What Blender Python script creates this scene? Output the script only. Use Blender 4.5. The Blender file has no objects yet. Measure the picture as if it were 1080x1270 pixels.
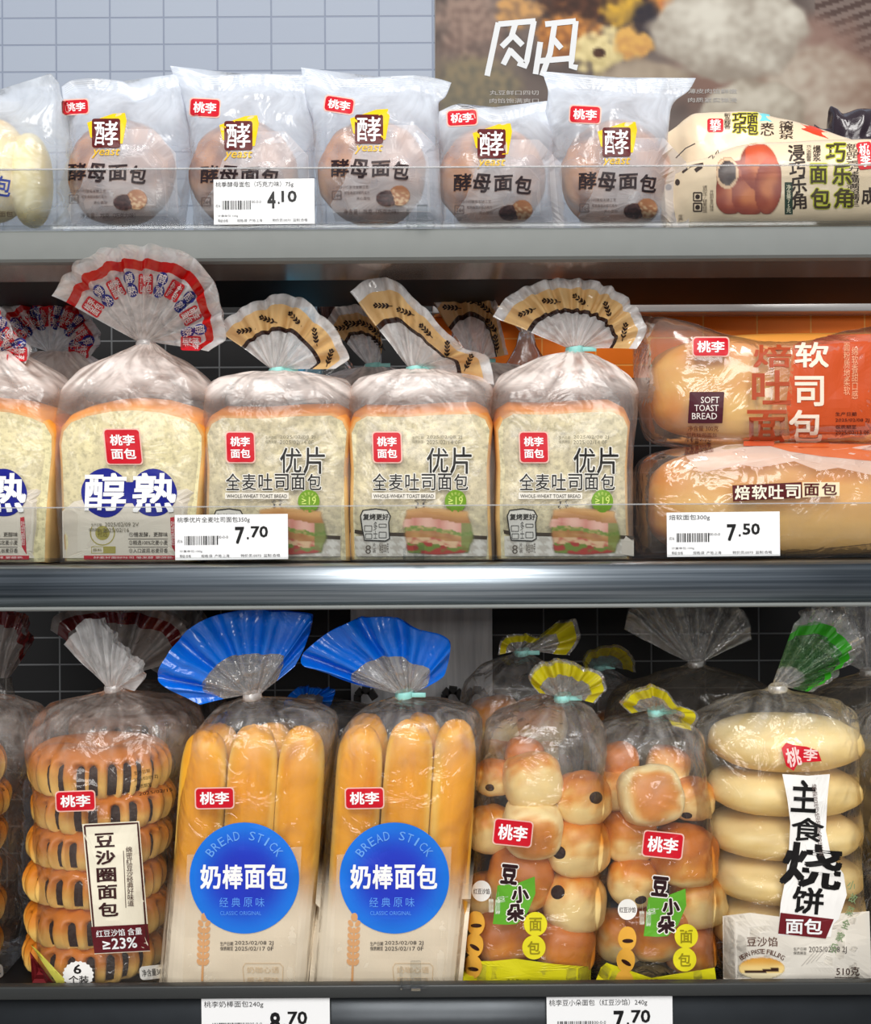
import bpy, bmesh, math, random
from mathutils import Vector, Matrix, noise
from mathutils.bvhtree import BVHTree
PI = math.pi
SC = bpy.context.scene
COL = SC.collection

# ------------------------------------------------------------------ camera, world, lights, exposure
S, D, ZC, ROLL = 0.00065, 0.85, 1.25, math.radians(0.33)   # metres per pixel at the shelf edge, camera distance, camera height
CAMP = Vector((0, -D, ZC))
cam = bpy.data.cameras.new('camera'); camo = bpy.data.objects.new('camera', cam); COL.objects.link(camo)
cam.sensor_fit = 'VERTICAL'; cam.sensor_height = 36.0
cam.lens = 36.0 * (D / S) / 1270.0
cam.clip_start = 0.02
camo.matrix_world = Matrix.Translation(CAMP) @ Matrix.Rotation(PI/2, 4, 'X') @ Matrix.Rotation(-ROLL, 4, 'Z')
SC.camera = camo

w = bpy.data.worlds.new('World'); SC.world = w; w.use_nodes = True
nt = w.node_tree; bgn = nt.nodes['Background']
tc = nt.nodes.new('ShaderNodeTexCoord'); sep = nt.nodes.new('ShaderNodeSeparateXYZ'); rmp = nt.nodes.new('ShaderNodeValToRGB')
nt.links.new(tc.outputs['Generated'], sep.inputs[0])
mr = nt.nodes.new('ShaderNodeMapRange'); mr.inputs[1].default_value = -1; mr.inputs[2].default_value = 1
nt.links.new(sep.outputs[2], mr.inputs[0]); nt.links.new(mr.outputs[0], rmp.inputs[0])
e = rmp.color_ramp.elements
e[0].position = 0.0; e[0].color = (0.26, 0.26, 0.28, 1)
e[1].position = 1.0; e[1].color = (0.95, 0.97, 1.0, 1)
x = e.new(0.47); x.color = (0.30, 0.32, 0.35, 1)
x = e.new(0.60); x.color = (0.50, 0.53, 0.58, 1)
nt.links.new(rmp.outputs[0], bgn.inputs[0]); bgn.inputs[1].default_value = 0.43

def area(name, loc, target, sx, sy, power, col=(1, 0.97, 0.93)):
    l = bpy.data.lights.new(name, 'AREA'); l.shape = 'RECTANGLE'; l.size = sx; l.size_y = sy; l.energy = power; l.color = col
    o = bpy.data.objects.new(name, l); COL.objects.link(o); o.location = loc
    o.rotation_euler = (Vector(target) - Vector(loc)).to_track_quat('-Z', 'Y').to_euler()
    return o
area('ceiling_lamp', (-0.6, -2.0, ZC + 2.1), (0, 0.1, ZC - 0.1), 0.6, 1.2, 29)
area('ceiling_lamp', (0.6, -2.0, ZC + 2.1), (0, 0.1, ZC - 0.1), 0.6, 1.2, 29)
area('ceiling_lamp', (0.0, -3.4, ZC + 2.1), (0, 0.1, ZC - 0.1), 3.4, 0.7, 46)
area('ceiling_lamp', (0.0, -6.2, ZC + 1.3), (0, 0.1, ZC - 0.2), 5.0, 1.2, 126)  # far, lower lamp added as fill for the back of the bottom shelf
vs = SC.view_settings
vs.view_transform = 'Standard'; vs.look = 'None'; vs.exposure = 0.0; vs.gamma = 1.0; vs.use_curve_mapping = False
SC.cycles.transparent_max_bounces = 48
SC.cycles.max_bounces = 10
SC.cycles.sample_clamp_indirect = 4.0

# ------------------------------------------------------------------ helpers
def W(px, py, d):
    """point of the place seen at pixel (px, py) of the 1080x1270 photograph, d metres behind the shelf edge"""
    k = S * (D + d) / D
    dx, dz = px - 540.0, 635.0 - py
    c, s = math.cos(ROLL), math.sin(ROLL)
    return Vector(((dx*c + dz*s) * k, d, ZC + (dz*c - dx*s) * k))

def lin(c):
    def f(v):
        v /= 255.0
        return v/12.92 if v <= 0.04045 else ((v+0.055)/1.055)**2.4
    return tuple(f(v) for v in c)

def lerp(a, b, t): return a + (b-a)*t
def mixc(a, b, t):
    t = max(0.0, min(1.0, t)); return tuple(a[i] + (b[i]-a[i])*t for i in range(len(a)))
def sstep(a, b, v):
    t = max(0.0, min(1.0, (v-a)/(b-a))); return t*t*(3-2*t)
def nz(x, y, z=0.0): return noise.noise(Vector((x, y, z)))

ORG = {}
def put_mesh(name, verts, faces, mats, parent=None, base=None, midx=None, cols=None, smooth=True, label=None):
    org = ORG[parent.name] if parent is not None else (Vector(base) if base is not None else Vector((0, 0, 0)))
    me = bpy.data.meshes.new(name)
    me.from_pydata([tuple(Vector(v) - org) for v in verts], [], faces)
    if not isinstance(mats, (list, tuple)): mats = [mats]
    for m in mats: me.materials.append(m)
    if midx: me.polygons.foreach_set('material_index', midx)
    if smooth: me.polygons.foreach_set('use_smooth', [True]*len(me.polygons))
    if cols:
        a = me.color_attributes.new('Col', 'FLOAT_COLOR', 'POINT')
        flat = []
        for c in cols: flat += [c[0], c[1], c[2], c[3] if len(c) > 3 else 1.0]
        a.data.foreach_set('color', flat)
    me.update()
    o = bpy.data.objects.new(name, me); COL.objects.link(o)
    if parent is not None: o.parent = parent
    else: o.location = org
    ORG[o.name] = org
    if label: o['label'] = label
    return o

def tag(o, label, cat, group=None):
    o['label'] = label; o['category'] = cat
    if group: o['group'] = group
    return o

def thing(name, loc, label, cat, group=None):
    o = bpy.data.objects.new(name, None); COL.objects.link(o); o.location = loc; o.empty_display_size = 0.02
    ORG[o.name] = Vector(loc)
    return tag(o, label, cat, group)

def struct(o): o['kind'] = 'structure'; return o

def join(*gs):
    V, F = [], []
    for n, (v, f) in enumerate(gs):
        b = len(V); F += [tuple(i+b for i in q) for q in f]
        if v and isinstance(v[0], tuple): V += [(p[0], p[1], (p[2] if len(p) > 2 else 0) + (n % 7)*.9) for p in v]   # overlapping print lies in thin layers
        else: V += list(v)
    return V, F

def box_geo(x0, x1, y0, y1, z0, z1, bev=0.0, seg=2):
    bm = bmesh.new()
    r = bmesh.ops.create_cube(bm, size=1.0)
    for v in bm.verts:
        v.co = Vector(((x0+x1)/2 + v.co.x*(x1-x0), (y0+y1)/2 + v.co.y*(y1-y0), (z0+z1)/2 + v.co.z*(z1-z0)))
    if bev: bmesh.ops.bevel(bm, geom=bm.edges[:], offset=bev, segments=seg, affect='EDGES', profile=0.5)
    bm.verts.index_update()
    V = [v.co.copy() for v in bm.verts]; F = [tuple(v.index for v in f.verts) for f in bm.faces]
    bm.free(); return V, F

def pchip(xs, ys, x):
    n = len(xs)
    if x <= xs[0]: return ys[0]
    if x >= xs[-1]: return ys[-1]
    for i in range(n-1):
        if xs[i] <= x <= xs[i+1]: break
    def slope(k):
        if k == 0: return (ys[1]-ys[0])/(xs[1]-xs[0])
        if k == n-1: return (ys[-1]-ys[-2])/(xs[-1]-xs[-2])
        a = (ys[k]-ys[k-1])/(xs[k]-xs[k-1]); b = (ys[k+1]-ys[k])/(xs[k+1]-xs[k])
        return 0.0 if a*b <= 0 else 2*a*b/(a+b)
    h = xs[i+1]-xs[i]; t = (x-xs[i])/h; m0, m1 = slope(i), slope(i+1)
    return (2*t**3-3*t*t+1)*ys[i] + (t**3-2*t*t+t)*h*m0 + (-2*t**3+3*t*t)*ys[i+1] + (t**3-t*t)*h*m1

def polyat(pts, t):
    """smooth point at t in 0..1 along a list of tuples, spaced by length"""
    L = [0.0]
    for a, b in zip(pts, pts[1:]): L.append(L[-1] + math.dist(a[:2], b[:2]))
    x = t * L[-1]
    return tuple(pchip(L, [p[k] for p in pts], x) for k in range(len(pts[0])))

def loft(rings, cap0=True, cap1=True):
    n = len(rings[0]); V = [p for r in rings for p in r]; F = []
    for j in range(len(rings)-1):
        for i in range(n):
            a, b = j*n+i, j*n+(i+1) % n
            F.append((a, b, b+n, a+n))
    if cap0:
        c = sum(rings[0], Vector())/n; V.append(c); k = len(V)-1
        F += [((i+1) % n, i, k) for i in range(n)]
    if cap1:
        o = (len(rings)-1)*n; c = sum(rings[-1], Vector())/n; V.append(c); k = len(V)-1
        F += [(o+i, o+(i+1) % n, k) for i in range(n)]
    return V, F

def sgnpow(c, p): return math.copysign(abs(c)**p, c)

# ------------------------------------------------------------------ materials
def new_mat(name):
    m = bpy.data.materials.new(name); m.use_nodes = True
    return m, m.node_tree, m.node_tree.nodes, m.node_tree.links

def pmat(name, col, rough=0.5, metal=0.0, bump=0.0, bscale=80, spec=0.5, var=0.0, trans=0.0, coat=0.0, sss=0.0):
    m, t, N, L = new_mat(name); b = N['Principled BSDF']
    b.inputs['Base Color'].default_value = (*lin(col), 1); b.inputs['Roughness'].default_value = rough
    b.inputs['Metallic'].default_value = metal; b.inputs['Specular IOR Level'].default_value = spec
    b.inputs['Coat Weight'].default_value = coat
    if bump or var:
        c = N.new('ShaderNodeTexCoord'); n = N.new('ShaderNodeTexNoise'); n.inputs['Scale'].default_value = bscale; n.inputs['Detail'].default_value = 5
        L.new(c.outputs['Object'], n.inputs['Vector'])
        if bump:
            bp = N.new('ShaderNodeBump'); bp.inputs['Strength'].default_value = bump; bp.inputs['Distance'].default_value = 0.002
            L.new(n.outputs[0], bp.inputs['Height']); L.new(bp.outputs[0], b.inputs['Normal'])
        if var:
            h = N.new('ShaderNodeMix'); h.data_type = 'RGBA'
            h.inputs[6].default_value = (*[v*(1-var) for v in lin(col)], 1); h.inputs[7].default_value = (*[min(1, v*(1+var)) for v in lin(col)], 1)
            L.new(n.outputs[0], h.inputs[0]); L.new(h.outputs[2], b.inputs['Base Color'])
    return m

def film(name, milk=0.12, tint=(255, 255, 255), rough=0.12, bump=0.35, scale=38.0, gloss=0.05, edge=0.55, milkcol=(255, 255, 255), streak=0.6, attr=False):
    """thin plastic film: clear, slightly milky, glossy, crinkled"""
    m, t, N, L = new_mat(name); N.remove(N['Principled BSDF']); out = N['Material Output']
    c = N.new('ShaderNodeTexCoord'); n = N.new('ShaderNodeTexNoise'); n.inputs['Scale'].default_value = scale
    n.inputs['Detail'].default_value = 3.0; n.inputs['Distortion'].default_value = 1.4
    L.new(c.outputs['Object'], n.inputs['Vector'])
    rid = N.new('ShaderNodeTexNoise'); rid.noise_type = 'RIDGED_MULTIFRACTAL'; rid.inputs['Scale'].default_value = scale*0.55; rid.inputs['Detail'].default_value = 2.0
    L.new(c.outputs['Object'], rid.inputs['Vector'])
    add = N.new('ShaderNodeMath'); add.operation = 'MULTIPLY_ADD'; add.inputs[1].default_value = 0.45
    L.new(rid.outputs[0], add.inputs[0]); L.new(n.outputs[0], add.inputs[2])
    bp = N.new('ShaderNodeBump'); bp.inputs['Strength'].default_value = bump; bp.inputs['Distance'].default_value = 0.006
    L.new(add.outputs[0], bp.inputs['Height'])
    tr = N.new('ShaderNodeBsdfTransparent'); tr.inputs[0].default_value = (*lin(tint), 1)
    df = N.new('ShaderNodeBsdfDiffuse'); df.inputs[0].default_value = (*lin(milkcol), 1)
    tl = N.new('ShaderNodeBsdfTranslucent'); tl.inputs[0].default_value = (*lin(milkcol), 1)
    gl = N.new('ShaderNodeBsdfGlossy'); gl.inputs['Roughness'].default_value = rough; gl.inputs[0].default_value = (1, 1, 1, 1)
    for q in (df, tl, gl): L.new(bp.outputs[0], q.inputs['Normal'])
    mm = N.new('ShaderNodeMixShader'); mm.inputs[0].default_value = 0.22; L.new(df.outputs[0], mm.inputs[1]); L.new(tl.outputs[0], mm.inputs[2])
    mk = N.new('ShaderNodeMapRange'); mk.inputs[1].default_value = 0.25; mk.inputs[2].default_value = 0.75
    mk.inputs[3].default_value = milk*(1-streak); mk.inputs[4].default_value = min(1.0, milk*(1+streak))
    L.new(n.outputs[0], mk.inputs[0])
    src = mk.outputs[0]
    if attr:      # slack film is milkier than taut film, with sheen painted in: amount stored on the mesh
        va = N.new('ShaderNodeVertexColor'); va.layer_name = 'Col'; sr = N.new('ShaderNodeSeparateColor'); L.new(va.outputs[0], sr.inputs[0])
        mu = N.new('ShaderNodeMath'); mu.operation = 'MULTIPLY'; mu.use_clamp = True; L.new(src, mu.inputs[0]); L.new(sr.outputs[0], mu.inputs[1]); src = mu.outputs[0]
    m1 = N.new('ShaderNodeMixShader'); L.new(src, m1.inputs[0]); L.new(tr.outputs[0], m1.inputs[1]); L.new(mm.outputs[0], m1.inputs[2])
    lw = N.new('ShaderNodeLayerWeight'); lw.inputs[0].default_value = 0.22; L.new(bp.outputs[0], lw.inputs['Normal'])
    mg = N.new('ShaderNodeMapRange'); mg.inputs[3].default_value = gloss; mg.inputs[4].default_value = edge
    L.new(lw.outputs['Fresnel'], mg.inputs[0])
    m2 = N.new('ShaderNodeMixShader'); L.new(mg.outputs[0], m2.inputs[0]); L.new(m1.outputs[0], m2.inputs[1]); L.new(gl.outputs[0], m2.inputs[2])
    L.new(m2.outputs[0], out.inputs[0])
    return m

INK = {}
def ink(col, alpha=1.0, rough=0.35, metal=0.0):
    key = (col, alpha, rough)
    if key in INK: return INK[key]
    m, t, N, L = new_mat('ink_%d_%d_%d' % col); b = N['Principled BSDF']; b.inputs['Specular IOR Level'].default_value = 0.25
    b.inputs['Base Color'].default_value = (*lin(col), 1); b.inputs['Roughness'].default_value = rough; b.inputs['Alpha'].default_value = alpha
    INK[key] = m; return m

def colmat(name, rough=0.5, bump=0.0, bscale=120, spec=0.5, alpha=False, pores=0.0):
    """colour comes from the mesh's own colour attribute (baking colour, printed picture)"""
    m, t, N, L = new_mat(name); b = N['Principled BSDF']
    a = N.new('ShaderNodeVertexColor'); a.layer_name = 'Col'
    b.inputs['Roughness'].default_value = rough; b.inputs['Specular IOR Level'].default_value = spec
    src = a.outputs[0]
    if bump or pores:
        c = N.new('ShaderNodeTexCoord'); n = N.new('ShaderNodeTexNoise'); n.inputs['Scale'].default_value = bscale; n.inputs['Detail'].default_value = 6
        L.new(c.outputs['Object'], n.inputs['Vector'])
        bp = N.new('ShaderNodeBump'); bp.inputs['Strength'].default_value = bump; bp.inputs['Distance'].default_value = 0.0015
        L.new(n.outputs[0], bp.inputs['Height']); L.new(bp.outputs[0], b.inputs['Normal'])
        if pores:
            mr = N.new('ShaderNodeMapRange'); mr.inputs[1].default_value = 0.32; mr.inputs[2].default_value = 0.52
            mr.inputs[3].default_value = 1-pores; mr.inputs[4].default_value = 1.0; L.new(n.outputs[0], mr.inputs[0])
            vm = N.new('ShaderNodeVectorMath'); vm.operation = 'SCALE'; L.new(src, vm.inputs[0]); L.new(mr.outputs[0], vm.inputs['Scale'])
            src = vm.outputs[0]
    L.new(src, b.inputs['Base Color'])
    if alpha: L.new(a.outputs[1], b.inputs['Alpha'])
    return m

M_BREAD = colmat('baked_dough', 0.42, 0.12, 260, 0.45)
M_CRUMB = colmat('bread_crumb', 0.8, 0.55, 330, 0.2, pores=0.3)
M_CRUST = colmat('bread_crust', 0.55, 0.2, 300, 0.35)
M_PRINT = colmat('printed_picture', 0.35, alpha=True)
M_BEAN = pmat('bean_paste', (42, 22, 16), 0.7, spec=0.2, bump=0.6, bscale=300)
M_TIE = pmat('teal_tape', (150, 218, 212), 0.4)

F_TOAST = film('toast_bag_film', 0.12, scale=26, bump=0.5, gloss=0.035, rough=0.2, streak=.7, milkcol=(255, 247, 242), attr=True)
F_TOASTTOP = film('toast_flare_film', 0.55, scale=45, bump=0.5, gloss=0.10, rough=0.16)
F_CLEAR = film('clear_bag_film', 0.02, scale=40, bump=0.85, gloss=0.03, rough=0.09, edge=0.75, streak=0.9, attr=True)
F_CLEARTOP = film('clear_flare_film', 0.16, scale=60, bump=0.8, gloss=0.10, rough=0.1, edge=0.8)
F_YEAST = film('frosted_pouch_film', 0.24, scale=26, bump=0.55, gloss=0.03, rough=0.16, edge=.4, milkcol=(236, 244, 255), streak=0.5, attr=True)
F_RING = film('ring_bag_film', 0.034, scale=34, bump=0.75, gloss=0.04, rough=0.12, edge=0.6, streak=0.9, milkcol=(255, 244, 236), attr=True)
F_GREY = film('grey_slack_film', 0.6, milkcol=(186, 180, 175), scale=40, bump=.6, streak=.4)
F_DULL = film('grey_tint_bag_film', 0.13, tint=(225, 220, 214), scale=34, bump=0.6, gloss=0.03, rough=0.14, milkcol=(190, 186, 182))  # darker, greyer tint than the front films; used on back row bags
F_ROLL = film('soft_toast_film', 0.09, milkcol=(255, 238, 226), scale=26, bump=0.5, gloss=0.06, rough=0.12, edge=0.6)
F_RED = film('red_film', 0.93, tint=(255, 80, 60), milkcol=(214, 18, 14), streak=0.04, gloss=0.04, bump=0.3)
F_TAN = film('tan_film', 0.93, milkcol=(238, 198, 136), streak=0.06, gloss=0.04, bump=0.35)
F_BROWN = film('brown_film', 0.92, milkcol=(52, 32, 28), streak=0.05, gloss=0.04, bump=0.3)
F_BLUE = film('blue_film', 0.96, tint=(40, 120, 230), milkcol=(6, 122, 242), streak=0.03, gloss=0.06, bump=0.35, rough=0.2)
F_YELLOW = film('yellow_film', 0.90, tint=(240, 230, 60), milkcol=(226, 214, 36), streak=0.06, gloss=0.05, bump=0.4)
F_GREEN = film('green_film', 0.93, tint=(90, 200, 60), milkcol=(64, 176, 44), streak=0.04, gloss=0.05)
F_OLIVE = film('speckled_green_film', 0.30, tint=(225, 240, 220), milkcol=(86, 150, 84), streak=1.0, scale=160, gloss=0.08, bump=0.5)
F_MAROON = film('maroon_film', 0.93, milkcol=(120, 28, 30), streak=0.05, gloss=0.08, bump=0.4)

M_STRIP = pmat('brushed_grey_metal', (122, 126, 124), 0.6, 0.0, bump=0.06, bscale=60, var=0.06)
def steel():
    m, t, N, L = new_mat('reflection_streak_steel'); b = N['Principled BSDF']
    b.inputs['Metallic'].default_value = 1.0; b.inputs['Roughness'].default_value = 0.34
    c = N.new('ShaderNodeTexCoord'); mp = N.new('ShaderNodeMapping'); mp.inputs['Scale'].default_value = (1.6, 40, 190)
    n = N.new('ShaderNodeTexNoise'); n.inputs['Scale'].default_value = 2.2; n.inputs['Detail'].default_value = 6
    L.new(c.outputs['Object'], mp.inputs[0]); L.new(mp.outputs[0], n.inputs['Vector'])
    r = N.new('ShaderNodeValToRGB'); r.color_ramp.elements[0].color = (*lin((112, 124, 134)), 1); r.color_ramp.elements[1].color = (*lin((206, 216, 224)), 1)  # brushed grain and streaked reflections put into the base colour
    r.color_ramp.elements[0].position = 0.3; r.color_ramp.elements[1].position = 0.72
    L.new(n.outputs[0], r.inputs[0]); L.new(r.outputs[0], b.inputs['Base Color'])
    bp = N.new('ShaderNodeBump'); bp.inputs['Strength'].default_value = 0.08; bp.inputs['Distance'].default_value = 0.001
    L.new(n.outputs[0], bp.inputs['Height']); L.new(bp.outputs[0], b.inputs['Normal'])
    return m
M_STEEL = steel()
M_DARKSTEEL = pmat('dark_rail_metal', (70, 74, 78), 0.35, 0.7, bump=0.05, bscale=40, var=0.15)
M_LIP = pmat('black_lip_metal', (66, 68, 68), 0.4, 0.5)
M_BLACK = pmat('black_metal', (20, 20, 22), 0.5, 0.2)
M_UNDER = pmat('warm_glossy_underside', (196, 178, 166), 0.16, 0.75)
M_RAIL = pmat('pale_wall_rail', (205, 202, 200), 0.25, 0.5)
M_CARD = pmat('white_card', (244, 245, 246), 0.55)
def acrylic():
    m, t, N, L = new_mat('clear_acrylic'); N.remove(N['Principled BSDF'])
    tr = N.new('ShaderNodeBsdfTransparent'); tr.inputs[0].default_value = (0.90, 0.91, 0.91, 1)
    gl = N.new('ShaderNodeBsdfGlossy'); gl.inputs['Roughness'].default_value = 0.03
    lw = N.new('ShaderNodeLayerWeight'); lw.inputs[0].default_value = 0.2
    mg = N.new('ShaderNodeMapRange'); mg.inputs[3].default_value = 0.025; mg.inputs[4].default_value = 0.5; L.new(lw.outputs['Fresnel'], mg.inputs[0])
    mx = N.new('ShaderNodeMixShader'); L.new(mg.outputs[0], mx.inputs[0]); L.new(tr.outputs[0], mx.inputs[1]); L.new(gl.outputs[0], mx.inputs[2])
    L.new(mx.outputs[0], N['Material Output'].inputs[0]); return m
M_ACRYL = acrylic()
M_EDGE = film('acrylic_edge', 0.35, gloss=0.3, bump=0.0, streak=0.0)

# ------------------------------------------------------------------ flat shapes in pixels, wrapped on to a surface
_tc = bpy.data.curves.new('lettering_source', 'FONT'); _to = bpy.data.objects.new('lettering_source', _tc); COL.objects.link(_to)
_tc.size = 1.0; _tc.resolution_u = 2; _tc.fill_mode = 'FRONT'
TCACHE = {}
def glyphs(s):
    key = s
    if key in TCACHE: return TCACHE[key]
    _tc.body = s; _tc.align_x = 'CENTER'; _tc.space_line = 0.92
    bpy.context.view_layer.update()
    ev = _to.evaluated_get(bpy.context.evaluated_depsgraph_get()); me = ev.to_mesh()
    V = [(v.co.x, v.co.y) for v in me.vertices]; F = [tuple(p.vertices) for p in me.polygons]
    ev.to_mesh_clear()
    if not V: V = [(0, 0), (1, 0), (0, 1)]; F = []
    x0 = min(v[0] for v in V); x1 = max(v[0] for v in V); y0 = min(v[1] for v in V); y1 = max(v[1] for v in V)
    V = [((x-x0)/(x1-x0), (y1-y)/(y1-y0)) for x, y in V]
    TCACHE[key] = (V, F, (max(x1-x0, .05), max(y1-y0, .05))); return TCACHE[key]

def spin(V, cx, cy, rot=0.0, skew=0.0):
    c, s = math.cos(math.radians(rot)), math.sin(math.radians(rot)); out = []
    for p in V:
        x, y = p[0], p[1]; x += skew*(cy-y); dx, dy = x-cx, y-cy
        out.append((cx + dx*c + dy*s, cy - dx*s + dy*c) + tuple(p[2:]))
    return out

def text(s, x0, y0, x1, y1, bold=0.015, rot=0, skew=0, vert=False):
    V0, F0, em = glyphs('\n'.join(s) if vert else s)
    bx, by = bold/em[0], bold/em[1]
    if bold < 0.008: offs = [(0, 0)]
    elif bold < 0.02: offs = [(-.7, -.5), (.7, .5)]
    elif bold < 0.05: offs = [(-.7, -.7), (.7, -.7), (.7, .7), (-.7, .7)]
    else: offs = [(math.cos(a*PI/4), math.sin(a*PI/4)) for a in range(8)] + [(0, 0)]
    V, F = [], []
    for n, (ox, oy) in enumerate(offs):
        b = len(V); F += [tuple(i+b for i in q) for q in F0]
        V += [(lerp(x0, x1, (u+bx+ox*bx)/(1+2*bx)), lerp(y0, y1, (v+by+oy*by)/(1+2*by)), n*.9) for u, v in V0]
    return spin(V, (x0+x1)/2, (y0+y1)/2, rot, skew), F

def arc_text(s, cx, cy, r, a0, a1, h, bold=0.0):
    gs = []; n = len(s)
    for i, ch in enumerate(s):
        if ch == ' ': continue
        a = math.radians(lerp(a0, a1, i/(n-1))); x, y = cx + r*math.sin(a), cy - r*math.cos(a); wd = h*(0.2 if ch == 'I' else 0.66)
        gs.append(text(ch, x-wd/2, y-h/2, x+wd/2, y+h/2, bold, rot=-math.degrees(a)))
    return join(*gs)

def blob(outline, rings=5):
    cx = sum(p[0] for p in outline)/len(outline); cy = sum(p[1] for p in outline)/len(outline); n = len(outline)
    V = [(cx, cy)]; F = []
    for j in range(1, rings+1):
        V += [(cx+(x-cx)*j/rings, cy+(y-cy)*j/rings) for x, y in outline]
    for i in range(n): F.append((0, 1+i, 1+(i+1) % n))
    for j in range(rings-1):
        for i in range(n):
            a, b = 1+j*n+i, 1+j*n+(i+1) % n; F.append((a, b, b+n, a+n))
    return V, F

def rrect(x0, y0, x1, y1, r=4, rot=0, skew=0, rings=5):
    P = []
    for cx, cy, a in ((x1-r, y0+r, -90), (x1-r, y1-r, 0), (x0+r, y1-r, 90), (x0+r, y0+r, 180)):
        for k in range(5):
            t = math.radians(a+k*22.5); P.append((cx+r*math.cos(t), cy+r*math.sin(t)))
    Q = []
    for a, b in zip(P, P[1:]+P[:1]):
        n = max(1, int(math.dist(a, b)/9))
        Q += [(lerp(a[0], b[0], k/n), lerp(a[1], b[1], k/n)) for k in range(n)]
    return blob(spin(Q, (x0+x1)/2, (y0+y1)/2, rot, skew), rings)

def ellipse(cx, cy, rx, ry, n=40, rings=6, rot=0, wob=0.0, seed=0):
    P = []
    for i in range(n):
        a = 2*PI*i/n; k = 1 + wob*nz(math.cos(a)*1.5+seed, math.sin(a)*1.5, seed)
        P.append((cx+rx*k*math.cos(a), cy+ry*k*math.sin(a)))
    return blob(spin(P, cx, cy, rot), rings)

def poly(pts, rings=4, step=8):
    Q = []
    for a, b in zip(pts, pts[1:]+pts[:1]):
        n = max(1, int(math.dist(a, b)/step))
        Q += [(lerp(a[0], b[0], k/n), lerp(a[1], b[1], k/n)) for k in range(n)]
    return blob(Q, rings)

def quadgrid(x0, y0, x1, y1, nx, ny):
    V = [(lerp(x0, x1, i/nx), lerp(y0, y1, j/ny)) for j in range(ny+1) for i in range(nx+1)]
    F = [(j*(nx+1)+i, j*(nx+1)+i+1, (j+1)*(nx+1)+i+1, (j+1)*(nx+1)+i) for j in range(ny) for i in range(nx)]
    return V, F

def stroke(pts, wd, step=6):
    """ribbon along a pixel polyline"""
    Q = []
    for a, b in zip(pts, pts[1:]):
        n = max(1, int(math.dist(a, b)/step)); Q += [(lerp(a[0], b[0], k/n), lerp(a[1], b[1], k/n)) for k in range(n)]
    Q.append(pts[-1]); V, F = [], []
    for i, p in enumerate(Q):
        a = Q[max(0, i-1)]; b = Q[min(len(Q)-1, i+1)]; dx, dy = b[0]-a[0], b[1]-a[1]; l = math.hypot(dx, dy) or 1
        V += [(p[0]-dy/l*wd/2, p[1]+dx/l*wd/2), (p[0]+dy/l*wd/2, p[1]-dx/l*wd/2)]
    F = [(2*i, 2*i+1, 2*i+3, 2*i+2) for i in range(len(Q)-1)]
    return V, F

def frame_rect(x0, y0, x1, y1, wd, rot=0):
    P = spin([(x0, y0), (x1, y0), (x1, y1), (x0, y1), (x0, y0)], (x0+x1)/2, (y0+y1)/2, rot)
    return join(*[stroke([a, b], wd) for a, b in zip(P, P[1:])])

def slack(g, py0, py1, d, top, nx=None, ny=None, seed=1):
    """per-vertex milkiness: 1 on the taut film below py0, rising to top on the slack film above py1, with sheen and highlight streaks painted in"""
    z0, z1 = W(540, py0, d).z, W(540, py1, d).z
    if nx is None: return [(lerp(1.0, top, sstep(z0, z1, v.z)),)*3 for v in g[0]]
    nk = W(nx, ny, d); out = []      # gathered folds run out from the tie: doubled film, plus streaky highlights painted along them
    for v in g[0]:
        a = math.atan2(v.x-nk.x, nk.z+.012-v.z) + (.35 if v.y > d else 0)
        f = .5*nz(a*5, seed, 0) + .45*nz(a*13, seed*2, v.z*6) + .35*nz(a*29, seed*3, v.z*10)
        k = sstep(z0, z1, v.z)
        out.append((max(.3, lerp(1.0, top, k)*(1 + k*1.4*f)),)*3)
    return out

class Surf:
    """a surface that flat print is wrapped on to"""
    def __init__(self, *geos):
        V, F = join(*geos); self.t = BVHTree.FromPolygons([Vector(v) for v in V], F); self.last = 0.05
    def at(self, px, py, off):
        d = (W(px, py, 1.0) - CAMP).normalized()
        h = self.t.ray_cast(CAMP, d)
        if h[0] is None: p = W(px, py, self.last)
        else: p = h[0]; self.last = p.y
        return p - d*off

class Plane:
    def __init__(self, d): self.d = d
    def at(self, px, py, off): return W(px, py, self.d - off)

def decal(name, geo, surf, mat, parent, lvl=1, cols=None, label=None, shift=(0, 0), base=None):
    V = [surf.at(p[0]+shift[0], p[1]+shift[1], 0.0003*lvl + (p[2]*9e-6 if len(p) > 2 else 0)) for p in geo[0]]
    return put_mesh(name, V, geo[1], mat, parent, base=base, cols=cols, smooth=False, label=label)

def picture(name, x0, y0, x1, y1, nx, ny, fn, surf, parent, lvl=1, shift=(0, 0), mat=None):
    g = quadgrid(x0, y0, x1, y1, nx, ny)
    cols = [fn((p[0]-x0)/(x1-x0), (p[1]-y0)/(y1-y0)) for p in g[0]]
    cols = [(*lin(c[:3]), c[3] if len(c) > 3 else 1.0) for c in cols]
    return decal(name, g, surf, mat or M_PRINT, parent, lvl, cols=cols, shift=shift)

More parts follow.
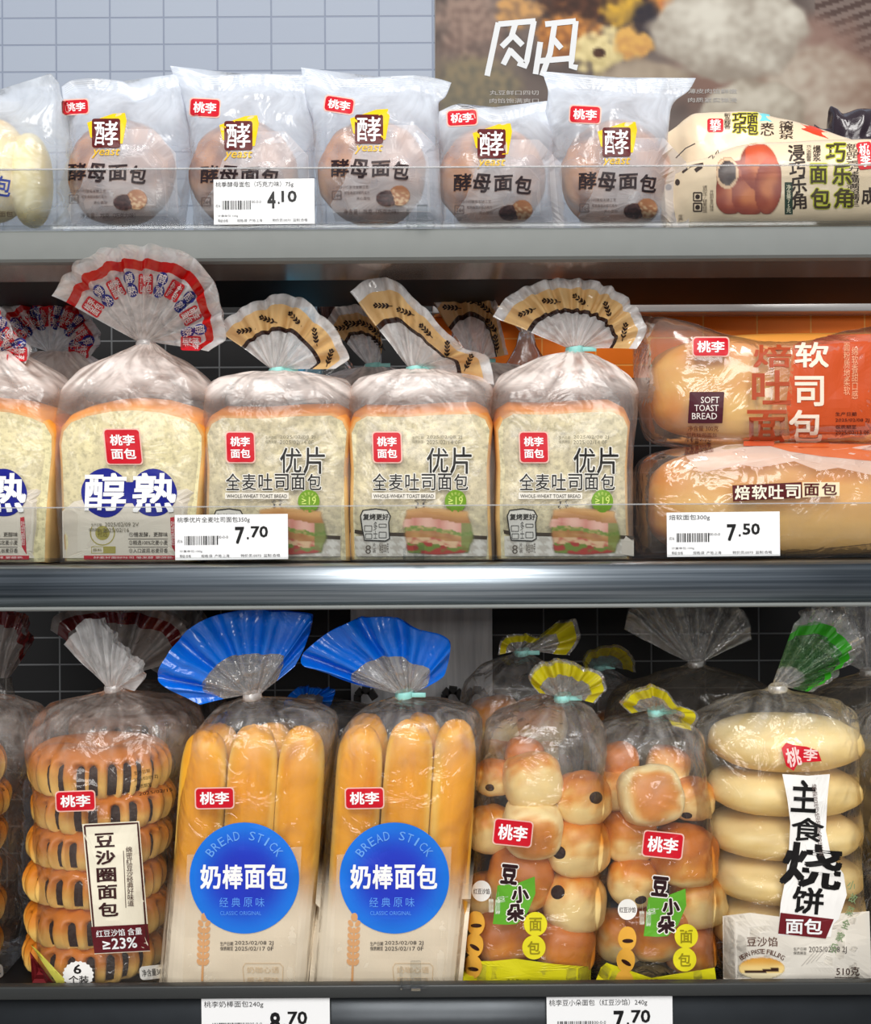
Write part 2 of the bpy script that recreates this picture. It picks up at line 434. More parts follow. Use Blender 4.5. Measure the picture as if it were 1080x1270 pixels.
RED, WHITE, BLACK, NAVY, BROWN = (204, 22, 40), (250, 250, 250), (24, 22, 22), (22, 34, 140), (64, 30, 26)
def logo(parent, surf, x0, y0, x1, y1, rot=0, skew=0, square=False, shift=(0, 0), lvl=2, red=RED):
    """red brand plate with white characters"""
    b = decal('brand_logo', rrect(x0-1.5, y0-1.5, x1+1.5, y1+1.5, 4.5, rot, skew), surf, ink((236, 190, 176)), parent, lvl, shift=shift)
    decal('logo_plate', rrect(x0, y0, x1, y1, 4, rot, skew), surf, ink(red), b, lvl+1, shift=shift)
    wx, wy = x1-x0, y1-y0; cx, cy = (x0+x1)/2, (y0+y1)/2
    if square:
        g1 = text('桃李', x0+wx*.14, y0+wy*.14, x1-wx*.14, cy-wy*.03, 0.03); g2 = text('面包', x0+wx*.14, cy+wy*.05, x1-wx*.14, y1-wy*.13, 0.03)
        g = join(g1, g2)
    else: g = text('桃李', x0+wx*.10, y0+wy*.17, x1-wx*.10, y1-wy*.17, 0.03)
    g = (spin(g[0], cx, cy, rot, skew), g[1])
    decal('logo_lettering', g, surf, ink(WHITE), b, lvl+2, shift=shift)
    return b

# ------------------------------------------------------------------ bags
def fold(t, seed, ks=(7, 12, 19)):
    r = random.Random(seed); v = 0.0; wsum = 0.0
    for k in ks:
        a = r.uniform(0.5, 1.0); ph = r.uniform(0, 2*PI)
        v += a*(1 - 2*abs(math.sin((k*t + ph)/2.0))); wsum += a
    return v/wsum

def bag_geo(levels, seed=0, n=144, m=84, topfn=None, dx=0.0, base_z=None, crumple=0.0009):
    """levels from bottom to top: dict(y, l, r pixels, c centre depth, h half depth, p roundness, f pleat, w crumple, t share of topfn)"""
    ys = list(range(len(levels)))
    G = lambda k, dv: [lv.get(k, dv) for lv in levels]
    A = {k: G(k, dv) for k, dv in (('y', 0), ('l', 0), ('r', 0), ('c', .07), ('h', .05), ('p', 4), ('f', 0), ('w', 1), ('t', 0))}
    rings = []
    for j in range(m+1):
        u = (len(levels)-1)*j/m
        q = {k: pchip(ys, v, u) for k, v in A.items()}
        df = q['c'] - q['h']*0.7
        lx, rx = W(q['l']+dx, q['y'], df), W(q['r']+dx, q['y'], df)
        cx, hw, z = (lx.x+rx.x)/2, (rx.x-lx.x)/2, (lx.z+rx.z)/2
        if j == 0 and base_z is not None: z = base_z
        ring = []
        for i in range(n):
            t = 2*PI*i/n; e = 2.0/q['p']
            k = 1 + q['f']*fold(t, seed)
            x = cx + hw*sgnpow(math.cos(t), e)*k; y = q['c'] + q['h']*sgnpow(math.sin(t), e)*k; zz = z
            if topfn and q['t'] > 0.001:
                zz -= S*pchip([a for a, b in topfn], [b for a, b in topfn], math.cos(t))*q['t']
            if crumple and q['w'] > 0:
                a = crumple*q['w']
                n1 = nz(x*24+seed, y*24, zz*24) + 0.5*nz(x*60, y*60+seed, zz*60)
                x += a*n1*1.4*math.cos(t); y += a*n1*2.0*math.sin(t)
            if base_z is not None: zz = max(zz, base_z + 0.0002)
            ring.append(Vector((x, y, zz)))
        rings.append(ring)
    return loft(rings, True, True)

def flare_geo(neck, outer, rn=0.006, bands=((0, 1),), N=70, amp=0.006, gap=0.004, seed=1, k=26, bulge=0.0):
    """gathered film above the tie: fans from the neck out to the polyline of (px, py, depth); returns geometry and band index per face"""
    nk = W(*neck)
    cuts = sorted({s for b in bands for s in b}); ss = []
    for a, b in zip(cuts, cuts[1:]):
        c = max(2, int((b-a)*22)); ss += [a+(b-a)*i/c for i in range(c)]
    ss.append(cuts[-1])
    rings = []
    rr = random.Random(seed); ph = [rr.uniform(0, 6.28) for _ in range(4)]
    for s in ss:
        ring = []
        for side in (-1, 1):
            for i in range(N+1):
                t = i/N if side < 0 else 1 - i/N
                o = W(*polyat(outer, t))
                a = PI*t
                n0 = nk + Vector((-rn*math.cos(a), side*rn*math.sin(a), 0.0))
                f = 1 - 2*abs(math.sin(k*t*0.5*PI + ph[0] + 0.6*math.sin(5*t+ph[1])))
                f += 0.5*(1 - 2*abs(math.sin(k*1.7*t*0.5*PI + ph[2])))
                p = n0.lerp(o, s)
                prof = s**0.8*(1-0.55*s)*1.9
                ed = min(1.0, 6*t, 6*(1-t))
                p += Vector((0, amp*f*prof*ed + side*gap*ed*math.sin(PI*min(1, s*1.15)*0.5) - bulge*math.sin(PI*s)*math.sin(PI*t), 0))
                cr = nz(p.x*40+seed, p.y*30, p.z*40)*0.002*s
                p += Vector((cr, cr*1.5, cr))
                ring.append(p)
        rings.append(ring)
    n = len(rings[0]); V = [p for r in rings for p in r]; F, mi = [], []
    for j in range(len(rings)-1):
        sm = (ss[j]+ss[j+1])/2
        b = next(i for i, bb in enumerate(bands) if bb[0] <= sm <= bb[1])
        for i in range(n):
            a, c = j*n+i, j*n+(i+1) % n; F.append((a, c, c+n, a+n)); mi.append(b)
    return (V, F), mi

def add_flare(parent, neck, outer, bands, mats, label=None, name='flared_top', **kw):
    g, mi = flare_geo(neck, outer, bands=bands, **kw)
    return put_mesh(name, g[0], g[1], mats, parent, midx=mi, label=label), g

def add_tie(parent, px, py, d, r=0.0075, h=0.006, name='tie_tape', tail=True, mat=None):
    c = W(px, py, d); rings = []
    for j in range(5):
        z = c.z - h/2 + h*j/4; k = r*(1.0 if j in (0, 4) else 1.08)
        rings.append([Vector((c.x + k*math.cos(2*PI*i/28)*(1+.06*math.sin(5*i)), c.y + k*math.sin(2*PI*i/28), z + 0.0012*math.sin(2*PI*i/28+1))) for i in range(28)])
    g = loft(rings, False, False)
    if tail: g = join(g, box_geo(c.x+r*.6, c.x+r*2.4, c.y-0.001-r*.5, c.y-r*.5, c.z-h*.35, c.z+h*.35, 0.0004, 1))
    return put_mesh(name, g[0], g[1], mat or M_TIE, parent)

# ------------------------------------------------------------------ breads
GOLD, AMBER, CREAM, PALE = (222, 150, 52), (196, 112, 34), (244, 220, 160), (250, 238, 206)

def slab_loaf(outline, d0, length, label, name='toast_loaf', crumbcol=(226, 214, 176), crust=(222, 132, 44), group=None, speck=0.12, base_z=None):
    """a cut loaf seen on its cut face: crumb face and baked crust; outline in pixels at depth d0"""
    P = [W(x, y, d0) for x, y in outline]
    if base_z is not None:
        zb = min(p.z for p in P); 
        for p in P: p.z += (base_z - zb) * max(0.0, 1 - (p.z - zb)/0.05)
    n = len(P); c = sum(P, Vector())/n
    root = thing(name, (c.x, d0 + length/2, min(p.z for p in P)), label, 'bread', group)
    zl = min(p.z for p in P); zh = max(p.z for p in P); c.z = zl + (zh-zl)*.38
    def sc(k, y, rise=1.0): return [Vector((c.x + (p.x-c.x)*k, y, c.z + (p.z-c.z)*(k if p.z > c.z else 1-(1-k)*.4) + max(0, p.z-c.z)*(rise-1))) for p in P]
    V = [Vector((c.x, d0, c.z))]; F = []; cols = []
    R = 18; ks = [0.945*j/R for j in range(1, R+1)]
    for j, k in enumerate(ks): V += sc(k, d0)
    for v in V:
        q = nz(v.x*160, v.z*160, 3)*speck + nz(v.x*40, v.z*40)*0.06
        cols.append(lin(tuple(max(0, min(255, a*(1+q))) for a in crumbcol)))
    F += [(0, 1+i, 1+(i+1) % n) for i in range(n)]
    for j in range(R-1):
        F += [(1+j*n+i, 1+j*n+(i+1) % n, 1+(j+1)*n+(i+1) % n, 1+(j+1)*n+i) for i in range(n)]
    put_mesh('crumb_face', V, F, M_CRUMB, root, cols=cols)
    rings = [sc(0.94, d0+0.0002), sc(0.962, d0+0.0004), sc(0.985, d0+0.0018), sc(.998, d0+0.005, 1.02), sc(1.0, d0+length*.16, 1.07), sc(1.0, d0+length*.36, 1.12), sc(1.0, d0+length*.6, 1.13), sc(1.0, d0+length*.85, 1.08), sc(1.0, d0+length-0.004, 1.0), sc(0.97, d0+length)]
    g = loft(rings, False, True); cols = []
    z0 = min(p.z for p in P); z1 = max(p.z for p in P)
    for k, v in enumerate(g[0]):
        tz = (v.z-z0)/(z1-z0); edge = 1 if k < n else 0
        cc = mixc((222, 184, 120), crust, sstep(0.35, 0.95, tz))
        cc = mixc(cc, (214, 170, 108), 0.6 if k < 2*n else 0)
        q = nz(v.x*60, v.y*60, v.z*60)*0.12
        cols.append(lin(tuple(max(0, min(255, a*(1+q))) for a in cc)))
    put_mesh('crust', g[0], g[1], M_CRUST, root, cols=cols)
    return root

def blob_bread(name, c, r, colfn, label, group, shape=2.4, rot=(0, 0, 0), wrinkle=0.0, nu=36, nv=22, cat='bread', seed=0, holes=(), holelabel=None, zshape=None):
    """superellipsoid of dough; r half sizes; colfn(local unit point) -> sRGB; optional bean holes at local directions"""
    Rm = Matrix.Rotation(rot[2], 3, 'Z') @ Matrix.Rotation(rot[1], 3, 'Y') @ Matrix.Rotation(rot[0], 3, 'X')
    rings, loc = [], []
    e = 2.0/shape
    def pt(th, ph):
        ez = 2.0/(zshape or shape)
        cz = sgnpow(math.sin(ph), ez); k = abs(math.cos(ph))**(0.95 if zshape else ez)
        return Vector((k*sgnpow(math.cos(th), e), k*sgnpow(math.sin(th), e), cz))
    cols = []
    for j in range(nv+1):
        ph = -PI/2 + PI*(0.02+0.96*j/nv); ring = []
        for i in range(nu):
            u = pt(2*PI*i/nu, ph)
            k = 1 + wrinkle*(nz(u.x*2.2+seed, u.y*2.2, u.z*2.2) + 0.4*nz(u.x*6+seed, u.y*6, u.z*6))
            for h in holes:
                dd = (u.normalized() - Vector(h).normalized()).length
                k *= 1 - 0.10*math.exp(-(dd/0.30)**2)
            v = Vector((u.x*r[0]*k, u.y*r[1]*k, u.z*r[2]*k)); ring.append(Vector(c) + Rm @ v)
            cols.append(lin(tuple(max(0, min(255, a)) for a in colfn(u, nz(u.x*3+seed, u.y*3, u.z*3+seed)))))
        rings.append(ring)
    g = loft(rings); cols += [cols[0], cols[-1]]
    zb = min(v.z for v in g[0])
    if not holes:
        o = put_mesh(name, g[0], g[1], M_BREAD, None, base=(c[0], c[1], zb), cols=cols)
        return tag(o, label, cat, group)
    root = thing(name, (c[0], c[1], zb), label, cat, group)
    put_mesh('dough', g[0], g[1], M_BREAD, root, cols=cols)
    for h in holes:
        hd = Vector(h).normalized()
        # surface point along this direction
        best = max(((pt(2*PI*i/60, -PI/2+PI*j/30)) for i in range(60) for j in range(31)), key=lambda q: q.normalized().dot(hd))
        hp = Vector((best.x*r[0], best.y*r[1], best.z*r[2]))*0.875
        nn = Vector((hd.x/r[0], hd.y/r[1], hd.z/r[2])).normalized()
        q = nn.to_track_quat('Z', 'Y').to_matrix(); rr = min(r)*0.24
        V = []
        rs = []
        for j in range(7):
            a = PI/2*j/6; k = math.cos(a)*rr*(1.0); hz = math.sin(a)*rr*0.62
            rs.append([Vector(c) + Rm @ (hp + q @ Vector((k*math.cos(2*PI*i/18)*1.15+1e-5, k*math.sin(2*PI*i/18)+1e-5, hz))) for i in range(18)])
        gg = loft(rs, True, True)
        put_mesh('bean_filling', gg[0], gg[1], M_BEAN, root, label=holelabel)
    return root

# ================================================================== THE SETTING
DW = 0.40                                                    # back wall
KW = S*(D+DW)/D
def tile_wall():
    m, t, N, L = new_mat('banded_wall_tile'); b = N['Principled BSDF']
    g = N.new('ShaderNodeNewGeometry'); sp = N.new('ShaderNodeSeparateXYZ'); L.new(g.outputs['Position'], sp.inputs[0])
    j = W(470, 87, DW)
    ax = N.new('ShaderNodeMath'); ax.inputs[1].default_value = -j.x; L.new(sp.outputs[0], ax.inputs[0])
    az = N.new('ShaderNodeMath'); az.inputs[1].default_value = -j.z; L.new(sp.outputs[2], az.inputs[0])
    cb = N.new('ShaderNodeCombineXYZ'); L.new(ax.outputs[0], cb.inputs[0]); L.new(az.outputs[0], cb.inputs[1])
    br = N.new('ShaderNodeTexBrick'); br.offset = 0.0; br.squash = 1.0
    br.inputs['Scale'].default_value = 1.0; br.inputs['Brick Width'].default_value = 66.7*KW; br.inputs['Row Height'].default_value = 33.4*KW
    br.inputs['Mortar Size'].default_value = 0.0011; br.inputs['Mortar Smooth'].default_value = 0.3; br.inputs['Bias'].default_value = 0.0
    L.new(cb.outputs[0], br.inputs['Vector'])
    def band(lo, mid, hi):
        c = N.new('ShaderNodeMath'); c.operation = 'GREATER_THAN'; c.inputs[1].default_value = W(540, 470, DW).z; L.new(sp.outputs[2], c.inputs[0])
        d = N.new('ShaderNodeMath'); d.operation = 'GREATER_THAN'; d.inputs[1].default_value = W(540, 330, DW).z; L.new(sp.outputs[2], d.inputs[0])
        m1 = N.new('ShaderNodeMix'); m1.data_type = 'RGBA'; m1.inputs[6].default_value = (*lin(lo), 1); m1.inputs[7].default_value = (*lin(mid), 1)
        ex = N.new('ShaderNodeMath'); ex.operation = 'GREATER_THAN'; ex.inputs[1].default_value = W(536.6, 400, DW).x; L.new(sp.outputs[0], ex.inputs[0])
        em = N.new('ShaderNodeMath'); em.operation = 'MULTIPLY'; L.new(c.outputs[0], em.inputs[0]); L.new(ex.outputs[0], em.inputs[1]); L.new(em.outputs[0], m1.inputs[0])
        m2 = N.new('ShaderNodeMix'); m2.data_type = 'RGBA'; m2.inputs[7].default_value = (*lin(hi), 1); L.new(m1.outputs[2], m2.inputs[6]); L.new(d.outputs[0], m2.inputs[0])
        return m2.outputs[2]
    L.new(band((14, 14, 16), (250, 126, 10), (160, 170, 186)), br.inputs['Color1'])
    L.new(band((18, 18, 20), (248, 120, 8), (156, 166, 183)), br.inputs['Color2'])
    L.new(band((100, 102, 104), (255, 170, 80), (130, 140, 160)), br.inputs['Mortar'])
    L.new(br.outputs['Color'], b.inputs['Base Color']); b.inputs['Roughness'].default_value = 0.5; b.inputs['Specular IOR Level'].default_value = 0.3
    bp = N.new('ShaderNodeBump'); bp.inputs['Strength'].default_value = 0.5; bp.inputs['Distance'].default_value = 0.001; bp.invert = True
    L.new(br.outputs['Fac'], bp.inputs['Height']); L.new(bp.outputs[0], b.inputs['Normal'])
    return m
g = box_geo(-2.6, 2.6, DW, DW+0.05, 0.0, ZC+1.3)
struct(put_mesh('wall_back', g[0], g[1], tile_wall(), smooth=False))
g = box_geo(-2.6, 2.6, -7.0, DW+0.05, -0.05, 0.0)
struct(put_mesh('floor', g[0], g[1], pmat('grey_floor_tile', (150, 148, 146), 0.3), smooth=False))
# pale rail along the wall under the white tiles
z0, z1 = W(540, 389, DW-.03).z, W(540, 368, DW-.03).z
g = box_geo(W(536.6, 380, DW).x, 0.94, DW-0.03, DW, z0, z1, 0.002)
struct(put_mesh('trim_1', g[0], g[1], M_RAIL))

def wood_grey():
    m, t, N, L = new_mat('grey_wood_grain'); b = N['Principled BSDF']
    c = N.new('ShaderNodeTexCoord'); mp = N.new('ShaderNodeMapping'); mp.inputs['Scale'].default_value = (40, 40, 3)
    n = N.new('ShaderNodeTexNoise'); n.inputs['Scale'].default_value = 3; n.inputs['Detail'].default_value = 6; n.inputs['Distortion'].default_value = 0.6
    L.new(c.outputs['Object'], mp.inputs[0]); L.new(mp.outputs[0], n.inputs['Vector'])
    r = N.new('ShaderNodeValToRGB'); r.color_ramp.elements[0].color = (*lin((206, 208, 212)), 1); r.color_ramp.elements[1].color = (*lin((250, 250, 252)), 1)
    r.color_ramp.elements[0].position = .3; r.color_ramp.elements[1].position = .7
    L.new(n.outputs[0], r.inputs[0]); L.new(r.outputs[0], b.inputs['Base Color']); b.inputs['Roughness'].default_value = 0.6
    return m
a, b_ = W(436, 1010, DW-.02), W(610, 700, DW-.02)
g = box_geo(a.x, b_.x, DW-0.02, DW, a.z, W(540, 720, DW-.02).z, 0.001, 1)
tag(put_mesh('wood_panel', g[0], g[1], wood_grey(), base=((a.x+b_.x)/2, DW-.01, a.z)), 'upright pale grey wood grain panel on the black tiled wall behind the bread sticks', 'panel')

# shelves
XL, XR = -0.46, 0.46
SH1T, SH1B = W(540, 284, 0).z, W(540, 323, 0).z
SH2T, SH2B = W(540, 697, 0).z, W(540, 755, 0).z
SH3T = W(540, 1219, 0).z; SH3L = W(540, 1235, 0).z
B1, B2, B3 = SH1T-0.002, SH2T-0.0005, SH3T-0.018

def strip_geo(zt, zb, bow=0.0025, y0=-0.003, th=0.012, lip=0.0012):
    """front edge profile swept along the shelf"""
    P = []
    n = 12
    for i in range(n+1):
        t = i/n; z = lerp(zt, zb, t)
        y = y0 - bow*math.sin(PI*t)
        if i == 0 or i == n: y += 0.0018
        P.append((y, z))
    P = [(y0+th, zt)] + P + [(y0+th, zb)]
    V = [Vector((x, y, z)) for x in (XL, XR) for y, z in P]; k = len(P)
    F = [(i, i+1, k+i+1, k+i) for i in range(k-1)] + [(k-1, 0, k, 2*k-1), tuple(range(k-1, -1, -1)), tuple(range(k, 2*k))]
    return V, F

def clip_geo(px, py0, py1, d):
    a, c = W(px-17, py1, d), W(px+17, py0, d); m = (a.x+c.x)/2
    return join(box_geo(a.x, c.x, d-.003, d-.0015, a.z, a.z+(c.z-a.z)*.35, .0005, 1), box_geo(m-.0025, m+.006, d-.008, d-.0015, a.z, c.z, .0006, 1),
                box_geo(a.x, a.x+.002, d-.006, d-.0015, a.z, a.z+(c.z-a.z)*.8, .0004, 1))

def guard(parent, ytop, ybot, zt):
    z0 = W(540, ybot, -0.002).z; z1 = W(540, ytop, -0.002).z
    g = box_geo(XL, XR, -0.0035, -0.002, z0, z1, 0.0003, 1)
    o = put_mesh('clear_guard', g[0], g[1], M_ACRYL, parent, smooth=False, label='clear acrylic front guard')
    g = box_geo(XL, XR, -0.0037, -0.0018, z1-0.0004, z1+0.0006)
    put_mesh('guard_rim', g[0], g[1], M_EDGE, o, smooth=False)
    g = box_geo(XL, XR, -0.006, -0.0034, z0, z0+0.0030, .0004, 1)
    put_mesh('guard_channel', g[0], g[1], M_ACRYL, o, smooth=False)

sh = thing('display_shelf', (0, 0, B1-.012), 'top shelf with matt grey metal front edge, carrying the frosted pouches', 'shelf', 'bakery shelves')
g = box_geo(XL, XR, 0.008, 0.21, SH1B+0.004, B1, 0.001, 1); put_mesh('board', g[0], g[1], M_BLACK, sh, smooth=False)
g = strip_geo(SH1T, SH1B, 0.0008); put_mesh('front_strip', g[0], g[1], M_STRIP, sh, smooth=False)
g = box_geo(XL, XR, 0.009, 0.072, SH1B+0.0005, SH1B+0.004); put_mesh('underside_plate', g[0], g[1], M_UNDER, sh, smooth=False, label='glossy reflective plate under the shelf')
guard(sh, 208, 283, SH1T)
g = clip_geo(521, 257, 283, -0.003); put_mesh('guard_clip', g[0], g[1], M_ACRYL, sh, smooth=False)

sh = thing('display_shelf', (0, 0, B2-.02), 'middle shelf with streaky polished steel front edge, carrying the toast bags', 'shelf', 'bakery shelves')
g = box_geo(XL, XR, 0.008, 0.37, SH2B+0.012, B2, 0.001, 1); put_mesh('board', g[0], g[1], M_BLACK, sh, smooth=False)
g = strip_geo(SH2T-0.0008, SH2B+0.0036, 0.006); put_mesh('front_strip', g[0], g[1], M_STEEL, sh)
g = box_geo(XL, XR, -0.005, 0.008, SH2B+0.0003, SH2B+0.0035, 0.0012); put_mesh('bottom_bead', g[0], g[1], M_STRIP, sh, label='bright bead along the bottom edge')
guard(sh, 627, 694, SH2T)
g = clip_geo(517, 676, 695, -0.003); put_mesh('guard_clip', g[0], g[1], M_ACRYL, sh, smooth=False)

sh = thing('display_shelf', (0, 0, B3-.02), 'bottom shelf with black raised lip, carrying the bun and bread stick bags', 'shelf', 'bakery shelves')
g = box_geo(XL, XR, 0.006, 0.39, B3-.02, B3, 0.001, 1); put_mesh('board', g[0], g[1], M_BLACK, sh, smooth=False)
g = box_geo(XL, XR, -0.004, 0.005, SH3L, SH3T, 0.0012); put_mesh('raised_lip', g[0], g[1], M_LIP, sh)
g = box_geo(XL, XR, 0.002, 0.012, SH3L-0.055, SH3L); put_mesh('label_rail', g[0], g[1], M_DARKSTEEL, sh)
g = clip_geo(513, 1190, 1224, -0.004); put_mesh('guard_clip', g[0], g[1], M_ACRYL, sh, smooth=False)

# black wire bracket behind the bread sticks
a = W(452, 872, .33); g = []
for px in (452, 560, 590):
    c = W(px, 862, .33)
    pts = [Vector((c.x-.008, .33, c.z-.03)), Vector((c.x-.008, .33, c.z)), Vector((c.x-.003, .33, c.z+.006)), Vector((c.x+.006, .33, c.z+.005)), Vector((c.x+.012, .33, c.z-.004))]
    for p, q in zip(pts, pts[1:]):
        dv = (q-p); n1 = dv.cross(Vector((0, 1, 0))).normalized()*.004; n2 = Vector((0, .004, 0))
        g.append(loft([[p+n1+n2, p-n1+n2, p-n1-n2, p+n1-n2], [q+n1+n2, q-n1+n2, q-n1-n2, q+n1-n2]]))
c0 = W(430, 876, .33); c1 = W(625, 876, .33)
g.append(box_geo(c0.x, c1.x, .325, .335, c0.z-.006, c0.z+.002))
for px in (440, 612):
    c = W(px, 876, .33); g.append(box_geo(c.x-.004, c.x+.004, .326, .334, B3, c.z))
g = join(*g)
tag(put_mesh('wire_divider', g[0], g[1], M_BLACK, base=((c0.x+c1.x)/2, .33, B3), smooth=False), 'black metal divider with hooks standing behind the bread stick bags', 'divider')

# poster on the wall
def poster_col(u, v):
    x, y = 540 + u*600, -40 + v*235
    q = nz(x*.03, y*.03); q2 = nz(x*.11, y*.11, 7)
    c = mixc((108, 97, 92), (84, 75, 72), sstep(-.4, .5, q))
    def bl(cx, cy, rx, ry, ca, cb, soft=.25, jag=.25):
        nonlocal c
        d = math.hypot((x-cx)/rx, (y-cy)/ry) + jag*nz(x*.045+cx, y*.045) + jag*(.4 if jag > .2 else .1)*q2
        k = 1 - sstep(1-soft, 1+soft*.3, d)
        if k > 0:
            sh = sstep(-.7, .8, q2 + (y-cy)/ry*.5) if jag > .2 else sstep(-.5, 1.15, .8*nz(x*.02+cx, y*.03) + .35*nz(x*.08, y*.09, cx) + d*d*.75 + (y-cy)/ry*.25)
            c = mixc(c, mixc(ca, cb, sh), k)
    bl(585, 30, 55, 60, (150, 128, 116), (120, 100, 92), .6, .4)
    bl(585, 110, 70, 45, (130, 118, 96), (104, 100, 88), .4)
    bl(760, 0, 120, 40, (84, 54, 42), (58, 40, 34), .5)
    bl(700, 45, 40, 34, (188, 126, 66), (130, 84, 54), .4, .5)
    bl(775, 15, 30, 24, (208, 164, 60), (150, 120, 60), .4, .5)
    bl(835, 15, 34, 34, (212, 140, 66), (176, 110, 70), .4, .5)
    bl(800, 25, 22, 28, (44, 40, 48), (60, 50, 52), .5)
    bl(640, 15, 32, 24, (196, 150, 96), (140, 110, 84), .4, .5)
    bl(745, 65, 38, 27, (220, 204, 152), (186, 170, 120), .3, .45)
    bl(785, 55, 24, 24, (210, 164, 90), (188, 140, 84), .3, .4)
    bl(743, 66, 9, 7, (60, 42, 34), (80, 52, 40), .4)
    if x > 1010 and y < 105:
        c = mixc(c, (72, 54, 50) if math.sin((x*.35+y*1.0)*.42) > 0 else (120, 104, 98), .8)
    bl(960, 85, 150, 80, (136, 110, 100), (120, 94, 84), .4, .15)
    bl(800, 100, 62, 30, (166, 152, 134), (122, 108, 94), .25, .15)
    bl(1010, 125, 85, 75, (180, 170, 156), (128, 104, 90), .15, .12)
    bl(905, 38, 102, 66, (204, 200, 188), (140, 130, 118), .12, .12)
    bl(935, 145, 68, 50, (192, 186, 172), (132, 120, 106), .12, .12)
    return c
def poster():
    a, c = W(540, 196, DW-.004), W(1140, -42, DW-.004)
    root = thing('food_poster', ((a.x+c.x)/2, DW, a.z), 'large food poster of pale dumplings with white lettering on the tiled wall', 'poster')
    g = box_geo(a.x, c.x, DW-.004, DW, a.z, c.z); put_mesh('backing', g[0], g[1], ink((120, 112, 108)), root, smooth=False)
    pl = Plane(DW-.0043)
    picture('poster_print', 540, -40, 1140, 195, 220, 88, poster_col, pl, root, 1, mat=colmat('poster_print', 0.65, spec=0.2))
    wh = ink((214, 217, 220))
    # two hand-cut characters in white strokes
    st = [[(618, 28), (604, 94)], [(618, 30), (664, 26)], [(662, 26), (652, 82), (642, 78)], [(640, 26), (634, 46), (622, 58)], [(636, 44), (648, 56)], [(634, 60), (624, 80)], [(632, 62), (648, 78)],
          [(670, 52), (664, 92)], [(664, 76), (712, 72)], [(688, 28), (682, 66), (672, 94)], [(676, 30), (714, 26)], [(714, 26), (708, 82), (716, 84)], [(684, 46), (696, 60)]]
    gl = join(*[stroke(p, 7) for p in st]); decal('poster_lettering', gl, pl, wh, root, 3)
    sm = join(text('丸豆鲜口四切', 607, 112, 668, 118, .01), text('肉馅饱满爽口', 607, 122, 668, 128, .01), text('薄皮肉馅鲜嫩', 853, 110, 914, 116, .01), text('肉质紧实弹滑', 853, 121, 914, 127, .01))
    decal('poster_caption', sm, pl, ink((168, 164, 160)), root, 3)
poster()

# ================================================================== PRICE TAGS
def price_tag(x0, y0, x1, y1, title, big, small, label, d=-0.0045, hook=False):
    a, c = W(x0, y1, d), W(x1, y0, d)
    root = thing('price_tag', ((a.x+c.x)/2, d, a.z), label, 'price tag', 'shelf price tags')
    wx, wy = x1-x0, y1-y0; rot = 0.6
    P = spin([(x0, y0), (x1, y0), (x1, y1), (x0, y1)], (x0+x1)/2, (y0+y1)/2, rot)
    F0 = [W(x, y, d) for x, y in P]; F1 = [p + Vector((0, .0008, 0)) for p in F0]
    put_mesh('card', F0+F1, [(0, 1, 2, 3), (7, 6, 5, 4), (0, 4, 5, 1), (1, 5, 6, 2), (2, 6, 7, 3), (3, 7, 4, 0)], M_CARD, root, smooth=False)
    pl = Plane(d); R = random.Random(title)
    q = lambda g: (spin(g[0], (x0+x1)/2, (y0+y1)/2, rot), g[1])
    tw = min(0.78*wx, len(title)*wy*0.115)
    decal('tag_title', q(text(title, x0+wx*.02, y0+wy*.05, x0+wx*.02+tw, y0+wy*.19, .004)), pl, ink((44, 44, 46)), root, 1)
    px = x0+wx*.53
    decal('tag_price', q(join(text(big, px, y0+wy*.27, px+wx*.085, y0+wy*.66, .035), text('.', px+wx*.105, y0+wy*.50, px+wx*.125, y0+wy*.56, .03),
          text(small, px+wx*.14, y0+wy*.26, px+wx*.295, y0+wy*.52, .03))), pl, ink((22, 22, 24)), root, 1)
    bars = []; x = x0+wx*.085
    while x < x0+wx*.37:
        bw = R.choice((.7, .7, 1.1, 1.6)); bars.append(quadgrid(x, y0+wy*.47, x+bw, y0+wy*.67, 1, 1)); x += bw + R.choice((.6, .9, 1.5))
    decal('barcode', q(join(*bars)), pl, ink((40, 40, 42)), root, 1)
    sm = join(text('6921166', x0+wx*.02, y0+wy*.55, x0+wx*.065, y0+wy*.62, 0), text('00-0-0', x0+wx*.375, y0+wy*.47, x0+wx*.47, y0+wy*.53, 0),
              text('计量单位:100g', x0+wx*.04, y0+wy*.78, x0+wx*.24, y0+wy*.84, 0), text('等级:合格', x0+wx*.04, y0+wy*.88, x0+wx*.14, y0+wy*.95, 0),
              text('规格:袋  产地:上海', x0+wx*.23, y0+wy*.88, x0+wx*.48, y0+wy*.95, 0), text('物价员:0070  监制:合格', x0+wx*.58, y0+wy*.88, x0+wx*.93, y0+wy*.95, 0))
    decal('tag_small_print', q(sm), pl, ink((80, 80, 84)), root, 1)
    return root
price_tag(265, 222, 390, 278, '桃季酵母面包（巧克力味）75g', '4', '10', 'white price tag reading 4.10 on the top shelf guard')
price_tag(217, 638, 357, 694, '桃季优片全麦吐司面包350g', '7', '70', 'white price tag reading 7.70 on the middle shelf guard below the toast bags')
price_tag(827, 635, 967, 690, '焙软面包300g', '7', '50', 'white price tag reading 7.50 in front of the stacked soft toast')
price_tag(250, 1238, 409, 1302, '桃李奶棒面包240g', '8', '70', 'half cut off white price tag under the bread sticks, on the bottom rail', d=-0.001)
price_tag(678, 1236, 834, 1300, '桃李豆小朵面包（红豆沙馅）240g', '7', '70', 'half cut off white price tag under the small bun bags, on the bottom rail', d=-0.001)

